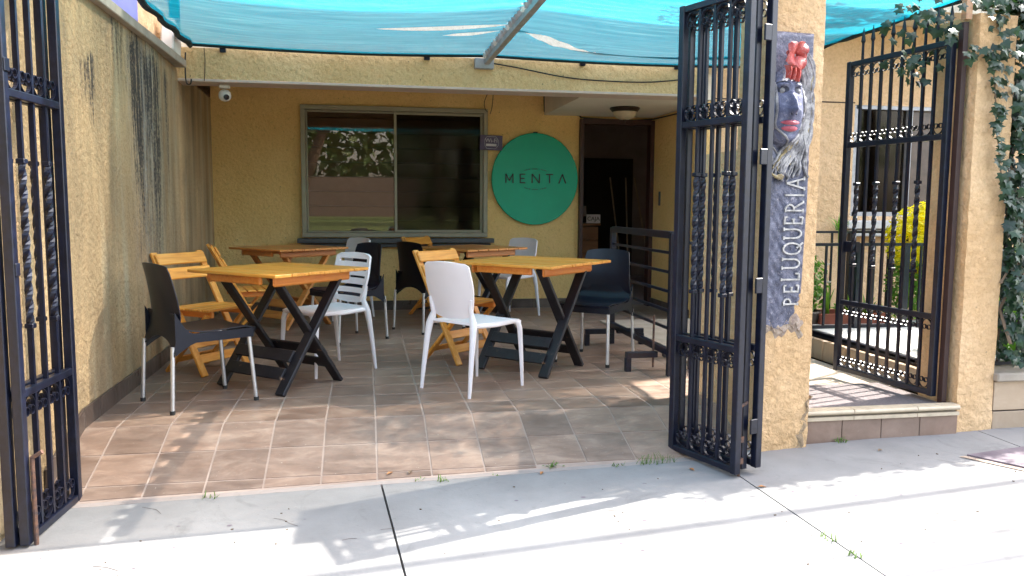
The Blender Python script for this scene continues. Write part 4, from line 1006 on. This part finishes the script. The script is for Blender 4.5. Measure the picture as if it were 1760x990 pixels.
def wood_chair(label, loc, rz, dark=False, group='folding wooden chairs'):
    t_ = thing('folding_chair', label, 'chair', loc, rz, group); mz = 'pine_z'; mx = 'pine' 
    for sg in (-1, 1):
        y = sg*.205
        MB().bar((-.275, y, .835), (.175, y, .005), .024, .052, up=(0, 1, 0), bev=.004).build('back_post', mz, t_)
        MB().bar((-.20, sg*.178, .005), (.19, sg*.178, .425), .022, .048, up=(0, 1, 0), bev=.004).build('cross_leg', mz, t_)
        MB().bar((-.13, sg*.152, .424), (.215, sg*.152, .424), .045, .022, up=(0, 1, 0), bev=.006).build('seat_rail', 'orange_rail', t_)
    for k in range(5): MB().box((-.115+.078*k, 0, .456), (.068, .42, .016), bev=.004).build('seat_slat', mx, t_)
    Rb = Matrix.Rotation(radians(-28), 3, 'Y')
    for k, z in enumerate((.79, .69)):
        x = -.275+(.835-z)*.542; MB().box((x+.026, 0, z), (.018, .44, .088), bev=.006, R=Rb).build('back_slat', mx, t_)
    for x0, z in ((.135, .115), (.083, .215)): MB().box((x0-.022, 0, z), (.016, .385, .062), bev=.003, R=Rb).build('stretcher', mx, t_)
    for x0, z in ((-.135, .09),): MB().box((x0, 0, z), (.016, .33, .055), bev=.003, R=Matrix.Rotation(radians(42), 3, 'Y')).build('stretcher', mx, t_)
    for sg in (-1, 1): MB().tube([(-.015, sg*.15, .205), (-.015, sg*.225, .36)], .005, 6) ; MB().tube([(-.014, sg*.19, .352), (-.014, sg*.222, .352)], .007, 8).build('bolt', 'iron', t_)
    return t_
def table(label, loc, rz, legs='leg_paint', top='pine', rail='orange_rail', h=.765, half=.405, group='folding square tables'):
    t_ = thing('folding_table', label, 'table', loc, rz, group)
    npl = 6; w = 2*half/npl
    for k in range(npl): MB().box((-half+w*(k+.5), 0, h-.010+random.uniform(-.0012, .0012)), (w-.004, 2*half+random.uniform(-.006, .004), .020), bev=.0035).build('plank', top, t_)
    for sg in (-1, 1):
        MB().box((0, sg*.300, h-.052), (.66, .022, .062), bev=.010).build('top_rail', rail, t_)
        MB().box((sg*.355, 0, h-.046), (.024, .46, .050), bev=.006).build('cross_rail', rail.replace('_x', ''), t_)
        y = sg*.272; zt = h-.035
        MB().bar((-.27, y, .004), (.27, y, zt), .026, .076, up=(0, 1, 0), bev=.004).build('leg', legs, t_)
        MB().bar((.27, y-sg*.027, .004), (-.27, y-sg*.027, zt), .026, .076, up=(0, 1, 0), bev=.004).build('leg', legs, t_)
        MB().tube([(0, y+sg*.016, zt/2), (0, y-sg*.045, zt/2)], .008, 8).build('bolt', 'galv', t_)
        al_ = atan2(.54, zt-.004)
        for q in (.125, .225):
            x = sg*(.27-q*.54/zt); MB().box((x+sg*.038, 0, q), (.018, .50, .080), bev=.003, R=Matrix.Rotation(-sg*al_, 3, 'Y')).build('stretcher', legs, t_)
    if legs == 'leg_paint':
        MB().bar((-.035, -.286, .30), (-.005, -.286, .34), .006, .03, up=(0, 1, 0)).build('worn_patch', 'worn', t_)
        MB().bar((.035, -.286, .40), (.06, -.286, .44), .006, .022, up=(0, 1, 0)).build('worn_patch', 'worn', t_)
    return t_
D = radians
T1 = table('square pine table with black crossed legs nearest the left wall', (-.55, 5.49, 0), D(48))
T2 = table('square pine table with black crossed legs in front of the round sign, nearest the railing', (1.19, 5.76, 0), D(45), h=.785, half=.42)
T3 = table('square orange table with bare wooden legs in the back left corner', (-.73, 8.2, 0), D(42), legs='pine_dark', top='pine_dark', rail='pine_dark_x')
T4 = table('dark orange square table with black legs standing under the right half of the window', (1.04, 8.10, 0), D(35), top='pine_dark', rail='pine_dark_x')
black_chair('black plastic chair with aluminium legs at the far left, near the weathered wall', 'navy_plastic', loc=(-.98, 5.07, 0), rz=D(34))
black_chair('black plastic chair tucked behind the slotted white chair', 'navy_plastic', loc=(-.16, 7.23, 0), rz=D(217))
black_chair('black plastic chair seen from behind below the middle of the window', loc=(.60, 7.72, 0), rz=D(35))
black_chair('black plastic chair between the right pine table and the railing', 'navy_plastic', loc=(1.73, 6.0, 0), rz=D(231))
white_chair('solid back white plastic chair standing in front, between the two pine tables', (.69, 5.20, 0), D(38))
white_chair('white plastic chair with slotted backrest at the left pine table', (-.275, 5.91, 0), D(218), slots=True)
white_chair('white plastic chair against the back wall below the round sign', (1.50, 8.55, 0), D(217))
white_chair('white plastic chair whose top just shows below the window, left of centre', (-.26, 8.70, 0), D(217))
wood_chair('folding pine chair beside the left wall behind the far left black chair', (-1.11, 6.02, 0), D(-35))
wood_chair('folding pine chair farther back along the left wall', (-1.02, 7.22, 0), D(14))
wood_chair('folding pine chair behind the front white chair at the right table', (.71, 6.16, 0), D(-48))
wood_chair('folding pine chair by the back wall behind the black chair below the window', (.74, 8.80, 0), D(-42))

# ================================================================== RAILING (patio)
rr = thing('metal_railing', 'black freestanding metal railing with horizontal bars beside the folded gate', 'railing')
XR = 2.085; YA, YB = 5.32, 6.70
for y in (YA, YB): MB().box((XR, y, .50), (.045, .045, 1.00), bev=.003).build('post', 'iron', rr)
MB().box((XR, (YA+YB)/2, .985), (.045, YB-YA-.047, .05), bev=.003).build('top_rail', 'iron', rr)
for z in (.86, .725, .59, .455, .33): MB().box((XR, (YA+YB)/2, z), (.018, YB-YA-.047, .020), bev=.002).build('bar', 'iron', rr)
MB().box((XR, (YA+YB)/2, .165), (.045, YB-YA-.047, .045), bev=.003).build('bottom_rail', 'iron', rr)
for y in (5.52, 6.62):
    for sg in (-1, 1):
        m_ = MB(); xe = XR+sg*.24; m_.box((XR+sg*.14, y, .12), (.235, .042, .042), bev=.003); m_.box((xe, y, .05), (.042, .041, .10), bev=.003); m_.build('foot', 'iron', rr)
m_ = MB(); m_.tube([(XR-.04, 5.55, .40), (XR-.04, 5.55, .02)], .008, 8); m_.build('drop_bolt', 'iron_rust', rr)

# ================================================================== GARDEN BEHIND THE SIDE GATE
gp = MB().box((6.2, 6.05, -.06), (5.4, 3.6, .10)).build('garden_soil', 'soil'); struct(gp)
pp = MB().box((2.86, 7.05, -.011), (1.0, 1.9, .05)).build('side_path', 'path'); struct(pp)
pw = thing('planter_wall', 'low grey block wall with a pale slab top beside the side entrance', 'wall')
for row in range(1):
    for k in range(6):
        MB().box((3.47, 4.60+.30*k, .085), (.05, .285, .15), bev=.004).build('block', 'beige_tile', pw)
MB().box((3.51, 5.36, .06), (.06, 1.76, .14)).build('core', 'joint_dark', pw)
for k in range(3):
    for q in range(3): MB().box((3.80+.50*q, 4.92+.56*k, .19), (.494, .552, .03), bev=.003).build('slab', 'white_slab', pw)
MB().box((3.80+.5, 5.45, .10), (1.45, 1.60, .14)).build('fill', 'joint_dark', pw)
def fence(name, label, p0, p1, z0, z1, nbar, posts, rail=.03):
    t_ = thing(name, label, 'railing'); a = Vector(p0); b = Vector(p1)
    for z in (z0, z1): MB().bar((a.x, a.y, z), (b.x, b.y, z), rail, rail*.8).build('rail', 'iron', t_)
    for k in range(nbar+1):
        f_ = k/nbar; p = a.lerp(b, f_); th = k in posts; w = .05 if th else .016
        MB().box((p.x, p.y, (z0+z1)/2-(.03 if th else 0)), (w, w, z1-z0-(.02 if not th else -.04)), rz=atan2(b.y-a.y, b.x-a.x)).build('post' if th else 'bar', 'iron', t_)
    return t_
fence('garden_railing', 'black garden railing across the back of the side entrance landing', (2.40, 5.98), (3.44, 5.98), .09, .90, 8, (0, 4, 8))
fence('garden_railing', 'black railing standing on the low block wall by the side entrance', (3.46, 4.60), (3.46, 6.30), .20, .21, 1, ())
fence('garden_railing', 'black railing with thick posts right of the landing in the garden', (3.50, 5.98), (5.2, 5.98), .22, .885, 12, (0, 3, 6, 9, 12))
fence('garden_railing', 'thinner black railing farther back along the garden wall', (3.4, 6.75), (5.3, 6.75), .12, .96, 10, (0, 5, 10), .025)
def leafcloud(name, mat, n, cen, rad, size, seed=1, shape='leaf', up=.3, density=None, parent=None, zmin=None):
    rng = random.Random(seed); m_ = MB()
    for k in range(n):
        while True:
            p = Vector((rng.uniform(-1, 1), rng.uniform(-1, 1), rng.uniform(-1, 1)))
            if p.length > 1: continue
            if rng.random() > .25+.75*p.length: continue
            if density and not density(p): continue
            break
        c = Vector((cen[0]+p.x*rad[0], cen[1]+p.y*rad[1], cen[2]+p.z*rad[2]))
        nrm_ = (p*.6+Vector((rng.uniform(-1, 1), rng.uniform(-1, 1), rng.uniform(-.4, 1)))*.7+Vector((0, 0, up))).normalized()
        t1 = nrm_.cross(Vector((rng.uniform(-1, 1), rng.uniform(-1, 1), rng.uniform(-1, 1)))).normalized(); t2 = nrm_.cross(t1); s_ = size*rng.uniform(.6, 1.3)
        if shape == 'leaf': m_.add([c-t1*s_, c+t2*s_*.45+nrm_*s_*.08, c+t1*s_, c-t2*s_*.45+nrm_*s_*.08], [(0, 1, 2, 3)])
        else:
            m_.add([c-t1*s_*.3, c-t1*s_*.6+t2*s_*.55, c+t1*s_*.1+t2*s_*.35, c+t1*s_, c+t1*s_*.1-t2*s_*.35, c-t1*s_*.6-t2*s_*.55], [(0, 1, 2, 3, 4, 5)])
    return m_.build(name, mat, parent)
gb = thing('golden_bush', 'bright yellow green clipped bush in the sunlit garden', 'bush', (4.93, 6.45, .08))
def lump(p): return (sin(p.x*7+1)*sin(p.y*6)*sin(p.z*6+2)) > -.45
leafcloud('crown', 'bush', 5200, (0.05, 0, .82), (.42, .40, .36), .030, 3, density=lump, parent=gb, up=.6)
leafcloud('lower_foliage', 'leaf', 1500, (-.05, 0, .42), (.32, .32, .30), .032, 4, parent=gb)
MB().tube([(0, 0, -.05), (.02, 0, .3), (0, .02, .7)], [.03, .025, .015], 8).build('trunk', 'bark', gb)
for k in range(5): a = k*1.3; MB().tube([(0, 0, .2), (.15*cos(a), .15*sin(a), .5), (.28*cos(a), .28*sin(a), .75)], [.014, .01, .006], 5).build('stem', 'bark', gb)
# terracotta planter with sword leaved plant
tp = thing('planter_box', 'terracotta planter box with sword leaved plants behind the railing', 'planter', (4.05, 6.35, .03))
m_ = MB(); 
for c, d in (((0, -.15, .13), (.62, .03, .26)), ((0, .15, .13), (.62, .03, .26)), ((-.295, 0, .13), (.03, .27, .26)), ((.295, 0, .13), (.03, .27, .26)), ((0, 0, .10), (.56, .27, .18))): m_.box(c, d)
m_.build('box', 'terracotta', tp)
def blades(m_, n, cx, cy, z, L_, w, seed, spread=.6):
    rng = random.Random(seed)
    for k in range(n):
        a = rng.uniform(0, 2*pi); ln = L_*rng.uniform(.6, 1.15); t = rng.uniform(.1, spread); d = Vector((cos(a), sin(a), 0)); s_ = Vector((-sin(a), cos(a), 0)); p0_ = Vector((cx+rng.uniform(-.03, .03), cy+rng.uniform(-.03, .03), z)); vs = []
        for q in range(5):
            f_ = q/4; c = p0_+d*(ln*t*f_**1.4)+Vector((0, 0, ln*(f_-.35*t*f_*f_))); ww = w*(1-f_)**.6*(.7+.6*f_) if q < 4 else .001; vs += [c-s_*ww, c+s_*ww]
        m_.add(vs, [(2*q, 2*q+1, 2*q+3, 2*q+2) for q in range(4)])
for i, (x, L_) in enumerate(((-.16, .30), (.08, .24), (.22, .2))):
    m_ = MB(); blades(m_, 16, x, 0, .2, L_, .016, 20+i); m_.build('leaves', 'leaf', tp)
# rose pot at the left
rp = thing('rose_pot', 'dark round pot of pink and white roses behind the left railing posts', 'plant pot', (3.62, 6.38, .0))
MB().lathe([(.0, 0), (.13, 0), (.19, .16), (.21, .30), (.20, .31), (.18, .28), (0, .27)], 20).build('pot', 'dark_pot', rp, smooth=True)
leafcloud('foliage', 'leaf', 900, (0, 0, .55), (.26, .24, .28), .032, 8, parent=rp)
rng = random.Random(5)
for k, (x, y, z, c) in enumerate(((.02, -.2, .62, 'pink'), (-.10, -.15, .92, 'pink'), (.20, -.1, .86, 'pink'), (-.06, -.18, .50, 'white_petal'), (.03, -.2, .46, 'white_petal'), (.2, -.16, .55, 'white_petal'), (.17, -.18, .7, 'white_petal'), (-.12, -.1, 1.05, 'pink'), (-.16, -.17, .58, 'white_petal'))):
    m_ = MB()
    for q in range(7):
        a = q*.9; d = Vector((cos(a), sin(a), .5)).normalized(); s_ = .026 if c == 'pink' else .02; u = d.cross(Vector((0, 0, 1))).normalized(); m_.add([Vector((0, 0, 0)), d*s_*.7+u*s_*.6, d*s_*1.3+Vector((0, 0, s_*.4)), d*s_*.7-u*s_*.6], [(0, 1, 2, 3)])
    m_.build('bloom', c, rp, loc=(x, y, z))
for k in range(4): MB().tube([(0, 0, .25), (-.1+.07*k, -.08, .9-.05*k)], .004, 5).build('stem', 'leaf', rp)
cs_ = thing('slender_plant', 'slender plant with spiky head behind the free edge of the spiked gate', 'plant', (3.92, 6.25, .03)); MB().tube([(0, 0, 0), (.01, 0, .5), (0, 0, .98)], .012, 6).build('stem', 'leaf', cs_)
m_ = MB(); blades(m_, 26, 0, 0, .96, .15, .006, 44, 1.2); m_.build('leaves', 'leaf', cs_)
stuff(leafcloud('ground_cover', 'leaf', 2600, (4.4, 6.9, .05), (1.4, .9, .22), .03, 12))
stuff(leafcloud('ground_cover', 'leaf', 900, (3.0, 6.35, .03), (.5, .25, .12), .022, 13))
bk = tag(leafcloud('garden_shrub', 'leaf', 5200, (5.0, 4.95, .50), (1.15, .30, .55), .035, 15), 'leafy green shrub growing behind the low tiled wall', 'shrub')
bf = fence('garden_railing', 'black railing on the low tiled wall, tangled in ivy', (3.66, 4.30), (6.2, 4.45), .24, 1.95, 18, (0, 9, 18))

# ================================================================== IVY
def ivy_leaf():
    pts = [(0, 0), (.30, -.12), (.62, -.02), (.50, .28), (.78, .62), (.36, .60), (0, 1.12), (-.36, .60), (-.78, .62), (-.50, .28), (-.62, -.02), (-.30, -.12)]
    m_ = MB(); m_.v = [(0, .35, .06)]+[(x, y, -.10*(x*x)-.06*(y-.35)**2) for x, y in pts]; n = len(pts); m_.f = [(0, 1+k, 1+(k+1) % n) for k in range(n)]
    me = m_.mesh('leaf'); me.materials.append(M['ivy']); return me
IVY = ivy_leaf(); IS = 1.35
iv = thing('ivy', 'dark green ivy spilling over the right pillar and hanging down its face', 'ivy', (3.6, 4.2, 0))
rng = random.Random(21); stuffm = MB(); cnt = 0
def put_leaf(p, s_, face=(0, -1, .25), single=True):
    global cnt
    s_ *= IS
    n_ = (Vector(face)+Vector((rng.uniform(-.7, .7), rng.uniform(-.35, .35), rng.uniform(-.5, .7)))).normalized()
    q = n_.to_track_quat('Z', 'Y'); rotz = Matrix.Rotation(rng.uniform(-.9, .9)+pi, 3, 'Z')
    down = Matrix.Identity(3); Rm = q.to_matrix()
    # point the leaf tip roughly downwards
    tip = Rm@Vector((0, 1, 0)); want = Vector((0, 0, -1)); ax = n_; 
    w_ = (want-ax*want.dot(ax)).normalized(); an = atan2(tip.cross(w_).dot(ax), tip.dot(w_))+rng.uniform(-.8, .8); Rm = Matrix.Rotation(an, 3, ax)@Rm
    loc = Vector(p)-Vector((3.6, 4.2, 0))
    if single and cnt < 292:
        o = link('leaf', IVY, iv, loc, rot=Rm.to_euler()); o.scale = (s_, s_, s_); cnt += 1
    else:
        vs = [loc+Rm@(Vector(v.co)*s_) for v in IVY.vertices]; stuffm.add(vs, [tuple(f.vertices) for f in IVY.polygons])
# garland over the face of pillar 2
gl = [(3.30, 2.02), (3.36, 2.07), (3.44, 2.04), (3.47, 1.93), (3.485, 1.83), (3.50, 1.73), (3.51, 1.63), (3.53, 1.53), (3.545, 1.43), (3.57, 1.33), (3.60, 1.25), (3.64, 1.20), (3.70, 1.16)]
P2 = [(x, 4.10, z) for x, z in gl]; MB().tube([Vector(p)-Vector((3.6, 4.2, 0)) for p in P2], .004, 5).build('stem', 'vine_stem', iv)
for i in range(len(gl)-1):
    for k in range(7):
        f_ = rng.random(); x = gl[i][0]*(1-f_)+gl[i+1][0]*f_; z = gl[i][1]*(1-f_)+gl[i+1][1]*f_
        put_leaf((x+rng.uniform(-.030, .030), 4.085+rng.uniform(-.02, .01), z+rng.uniform(-.02, .02)), rng.uniform(.026, .038))
# right edge of pillar and beyond
for k in range(330):
    z = rng.uniform(.28, 2.5); xl = 3.64+.05*sin(z*5)-(max(0, z-1.45)*.20); x = xl+abs(rng.gauss(0, .09)) if k % 3 else rng.uniform(xl, 4.3)
    if z < 1.0 and x < 3.68: x += .06
    put_leaf((x, 4.10+rng.uniform(-.05, .06), z), rng.uniform(.028, .042))
# top of the pillar, over the gate
for k in range(60): put_leaf((rng.uniform(3.02, 3.45), rng.uniform(4.05, 4.5), rng.uniform(2.12, 2.42)), rng.uniform(.028, .040))
for k in range(26): put_leaf((rng.uniform(3.00, 3.34), rng.uniform(4.2, 4.5), rng.uniform(1.90, 2.10)-.0), rng.uniform(.026, .036))
cnt = 999
for k in range(520): put_leaf((3.70+abs(rng.gauss(0, .12)), rng.uniform(4.11, 4.30), rng.uniform(.30, 2.3)), rng.uniform(.022, .038))
for k in range(800): put_leaf((rng.uniform(3.68, 4.5), rng.uniform(4.12, 4.40), rng.uniform(.3, 2.6)), rng.uniform(.026, .040))
for k in range(500): put_leaf((rng.uniform(4.4, 5.9), rng.uniform(4.14, 4.40), rng.uniform(.3, 2.5)), rng.uniform(.03, .05))
for k in range(1900):
    x_ = rng.uniform(3.72, 6.0); put_leaf((x_, 4.17+.13*(x_-3.9)+.5*rng.random()**1.3, rng.uniform(2.22, 2.55)), rng.uniform(.035, .055), face=(0, 0, 1))
stuff(stuffm.build('dense_leaves', 'ivy', iv))
for k in range(16):
    x = 3.68+rng.uniform(0, .5); z = rng.uniform(.3, .9); P2 = [(x+rng.uniform(-.1, .1)*q*.5-3.6, 4.13+rng.uniform(-.03, .05)-4.2, z+q*rng.uniform(.1, .2)) for q in range(6)]
    MB().tube(P2, [.010, .009, .008, .007, .005, .003], 5).build('stem', 'vine_stem', iv)
tag(MB().box((3.325, 4.16, 2.40), (.038, .04, .34)).build('wooden_post', 'worn'), 'weathered wooden post rising above the spiked gate corner', 'post')
# a branchy tree crown over the side entrance, its leaves dapple the ramp
ot = thing('overhanging_tree', 'leafy tree crown hanging over the side entrance above the cloth', 'tree', (6.3, 6.6, 0))
MB().tube([(0, 0, -.1), (.05, 0, 1.5), (-.05, .05, 3.0), (-.5, .1, 3.6)], [.11, .09, .07, .05], 8).build('trunk', 'bark', ot)
for k in range(7):
    a = pi+(-1.2+.4*k); MB().tube([(-.1, .05, 2.9), (.9*cos(a)-.1, .7*sin(a), 3.3), (1.9*cos(a)-.2, 1.1*sin(a), 3.4+.05*k)], [.035, .022, .008], 6).build('limb', 'bark', ot)
leafcloud('crown', 'tree_leaf', 1300, (-2.75, -1.22, 3.45), (.85, .42, .34), .05, 31, shape='ivy', parent=ot, density=lambda p: sin(p.x*9)*sin(p.y*8+1)+.3*sin(p.x*23) > -.25)

# ================================================================== SMALL THINGS ON THE GROUND
def gz(x, y): return swz(x, y) if y < swedge(x)+.01 else (rampz(y) if y < Y0 else 0)
rng = random.Random(9)
wd = [(.24, 3.90, 'small green weed in the crack left of the sidewalk joint'), (.62, 3.905, 'round green weed against the ramp tiles in the middle'), (.93, 3.975, 'dark leafy weed in the tile crack right of the middle'), (1.40, 3.925, 'tall grass tuft in the sidewalk crack near the gate'), (1.50, 3.93, 'dry spiky grass tuft beside the gate'), (1.27, 3.92, 'low grass tuft left of the spiky one'), (.36, 3.885, 'flat weed patch along the crack'), (2.62, 4.075, 'small bushy weed at the foot of the riser tiles'), (1.87, 2.95, 'tiny grass tuft in the joint right of the gate'), (1.885, 2.80, 'tiny grass tuft lower down the same joint'), (-.72, 3.845, 'tiny weed in the crack at the left')]
for k, (x, y, lb) in enumerate(wd):
    m_ = MB(); big = k in (3, 4); blades(m_, 14 if big else 12, 0, 0, 0, .055 if big else .030, .0022 if big else .004, k, 1.1)
    if big: blades(m_, 14, .05, .002, 0, .045, .0018, k+50, 1.0)
    if k in (1, 2, 7): 
        for q in range(14): 
            a = rng.uniform(0, 6.28); r = rng.uniform(.005, .04); c = Vector((r*cos(a)*1.4, r*sin(a)*.5, rng.uniform(.004, .02))); m_.add([c, c+Vector((.010, .006, .003)), c+Vector((.018, 0, 0)), c+Vector((.010, -.006, .003))], [(0, 1, 2, 3)])
    tag(m_.build('weed', 'grass', None, loc=(x, y, gz(x, y)-.004)), lb, 'weed', 'weeds in the pavement cracks')
for k, (x, y, lb, mt) in enumerate(((.11, 3.985, 'orange dry leaf lying on the ramp tiles, left one', 'dry_leaf'), (.21, 3.985, 'olive dry leaf on the ramp tiles, right one', 'vine_stem'), (1.62, 3.80, 'brown dry leaf on the concrete beside the gate foot', 'dry_leaf'), (1.86, 3.52, 'brown dry leaf on the joint right of the gate foot', 'dry_leaf'), (.86, 3.88, 'orange leaf scrap in the threshold crack', 'dry_leaf'), (2.75, 3.90, 'tan leaf on the pavement in front of the step', 'vine_stem'))):
    m_ = MB(); m_.add([(-.025, 0, .002), (-.005, .010, .010), (.022, .003, .004), (.0, -.010, .009)], [(0, 1, 2), (0, 2, 3)]); tag(m_.build('dry_leaf', mt, None, loc=(x, y, gz(x, y)+.001), rz=rng.uniform(0, 3)), lb, 'leaf', 'dry leaves on the ground')
for k in range(46):
    x = rng.uniform(-1.3, 3.6); y = rng.uniform(2.6, 3.8)
peb = MB()
for k in range(80):
    x = rng.uniform(-1.3, 3.8); y = rng.uniform(2.5, 3.8); s_ = rng.uniform(.0015, .005); peb.box((x, y, swz(x, y)+s_*.3), (s_*2.2, s_, s_), rz=rng.uniform(0, 3))
stuff(peb.build('grit', 'soil'))
# cover plate
cv = thing('cover_plate', 'dark weathered cover plate let into the sidewalk at the right edge', 'cover'); cpz = swz(3.4, 3.65)
pl = [(3.15, 3.74), (3.55, 3.80), (3.85, 3.60), (3.35, 3.46)]; m_ = MB(); m_.add([(x, y, swz(x, y)+.012) for x, y in pl]+[(x, y, swz(x, y)-.01) for x, y in pl], [(0, 1, 2, 3), (0, 4, 5, 1), (1, 5, 6, 2), (2, 6, 7, 3), (3, 7, 4, 0)]); m_.build('plate', 'plate', cv)
pl = [(3.10, 3.735), (3.145, 3.742), (3.35, 3.452), (3.31, 3.44)]; m_ = MB(); m_.add([(x, y, swz(x, y)+.004) for x, y in pl], [(0, 1, 2, 3)]); m_.build('mortar_edge', 'relief_edge', cv)

# ================================================================== STREET SIDE (seen in the window glass)
def crack(pts, label):
    m_ = MB(); vs = []
    for (x, y) in pts: vs += [(x, y-.0018, swz(x, y)+.0012), (x, y+.0018, swz(x, y)+.0012)]
    m_.add(vs, [(2*k, 2*k+1, 2*k+3, 2*k+2) for k in range(len(pts)-1)]); m_.build('crack', 'joint_dark', sw)
crack([(3.02, 3.66), (3.07, 3.62), (3.15, 3.57), (3.19, 3.53), (3.22, 3.46)], '')
crack([(2.96, 3.72), (3.0, 3.68), (3.02, 3.66)], '')
crack([(-1.0, 3.78), (-.93, 3.74), (-.9, 3.69)], '')
rng = random.Random(77)
for k in range(9):
    x, y = rng.uniform(-1.2, 3.4), rng.uniform(2.7, 3.75); a = rng.uniform(-.6, .3); P2 = []
    for q in range(rng.randint(3, 7)): P2.append((x, y)); a += rng.uniform(-.5, .5); x += .03*cos(a); y += .03*sin(a)
    if all(yy < swedge(xx)-.02 for xx, yy in P2): crack(sorted(P2), '')
gm = MB()
for k in range(26):
    x, y = rng.uniform(-1.3, 3.6), rng.uniform(2.6, 3.7); s_ = rng.uniform(.004, .011); gm.add([(x+s_*cos(q)*1.2, y+s_*sin(q)*.9, swz(x, y)+.0012) for q in (0, 1, 2, 3, 4, 5)], [(0, 1, 2, 3, 4, 5)])
stuff(gm.build('gum_spots', 'plate'))
def street_tree(loc, h, r, seed, label, lean=0):
    t_ = thing('street_tree', label, 'tree', loc, 0, 'trees in the park across the street'); rng = random.Random(seed)
    MB().tube([(0, 0, 0), (lean*.4, 0, h*.2), (lean, .1, h*.45), (lean*1.1, 0, h*.7)], [.30, .24, .2, .1], 10).build('trunk', 'bark', t_, smooth=True)
    for k in range(6): a = k*1.05+seed; MB().tube([(lean, .1, h*.42), (lean+r*.5*cos(a), r*.5*sin(a), h*.65), (lean+r*.8*cos(a), r*.8*sin(a), h*.8)], [.1, .06, .02], 6).build('limb', 'bark', t_)
    leafcloud('crown', 'tree_leaf', 5200, (lean, 0, h*.78), (r, r, h*.30), .11, seed, parent=t_, density=lambda p: sin(p.x*6+seed)*sin(p.y*6)*sin(p.z*7) > -.35)
for k, (x, y, h, r, ln) in enumerate(((-3.0, -16, 9, 4.2, 1.4), (3.5, -20, 9, 4.2, -.3), (-12, -22, 9, 4.2, 0), (9.5, -17, 9.5, 4.5, .2), (-5.5, -29, 10, 5, 0), (6, -33, 10, 5, 0))):
    street_tree((x, y, .2), h, r, 60+k, ('leaning tree nearest the road across the street', 'tree behind the leaning one across the street', 'far left tree in the park', 'right hand tree in the park', 'tree deep in the park beside the pink wall', 'large tree deep in the park at the right')[k], ln)
stuff(leafcloud('woodland', 'tree_leaf', 16000, (0, -54, 7), (50, 4, 9), .55, 77, density=lambda p: True))
tag(MB().box((-13, -46, 1.7), (34, .4, 3.2)).build('street_wall', 'pink_wall'), 'long pinkish wall far across the street behind the park', 'wall')
# overhead power lines that shade the sidewalk
for k, (dy, lb, r) in enumerate(((0, 'thick overhead cable bundle above the sidewalk, nearest the house', .034), (-.42, 'second overhead cable above the sidewalk', .018), (-.62, 'outermost overhead cable above the sidewalk', .026))):
    z = 4.5; o = (z*math.tan(pi/2-SUN_EL)*cos(SUN_AZ), z*math.tan(pi/2-SUN_EL)*sin(SUN_AZ))
    p0 = (1.42-6+o[0], 3.20+dy+o[1]-.115*6, z); p1 = (1.42+8+o[0], 3.20+dy+o[1]+.115*8, z)
    tag(MB().tube([p0, p1], r, 8).build('overhead_cable', 'cable'), lb, 'cable', 'overhead cables')
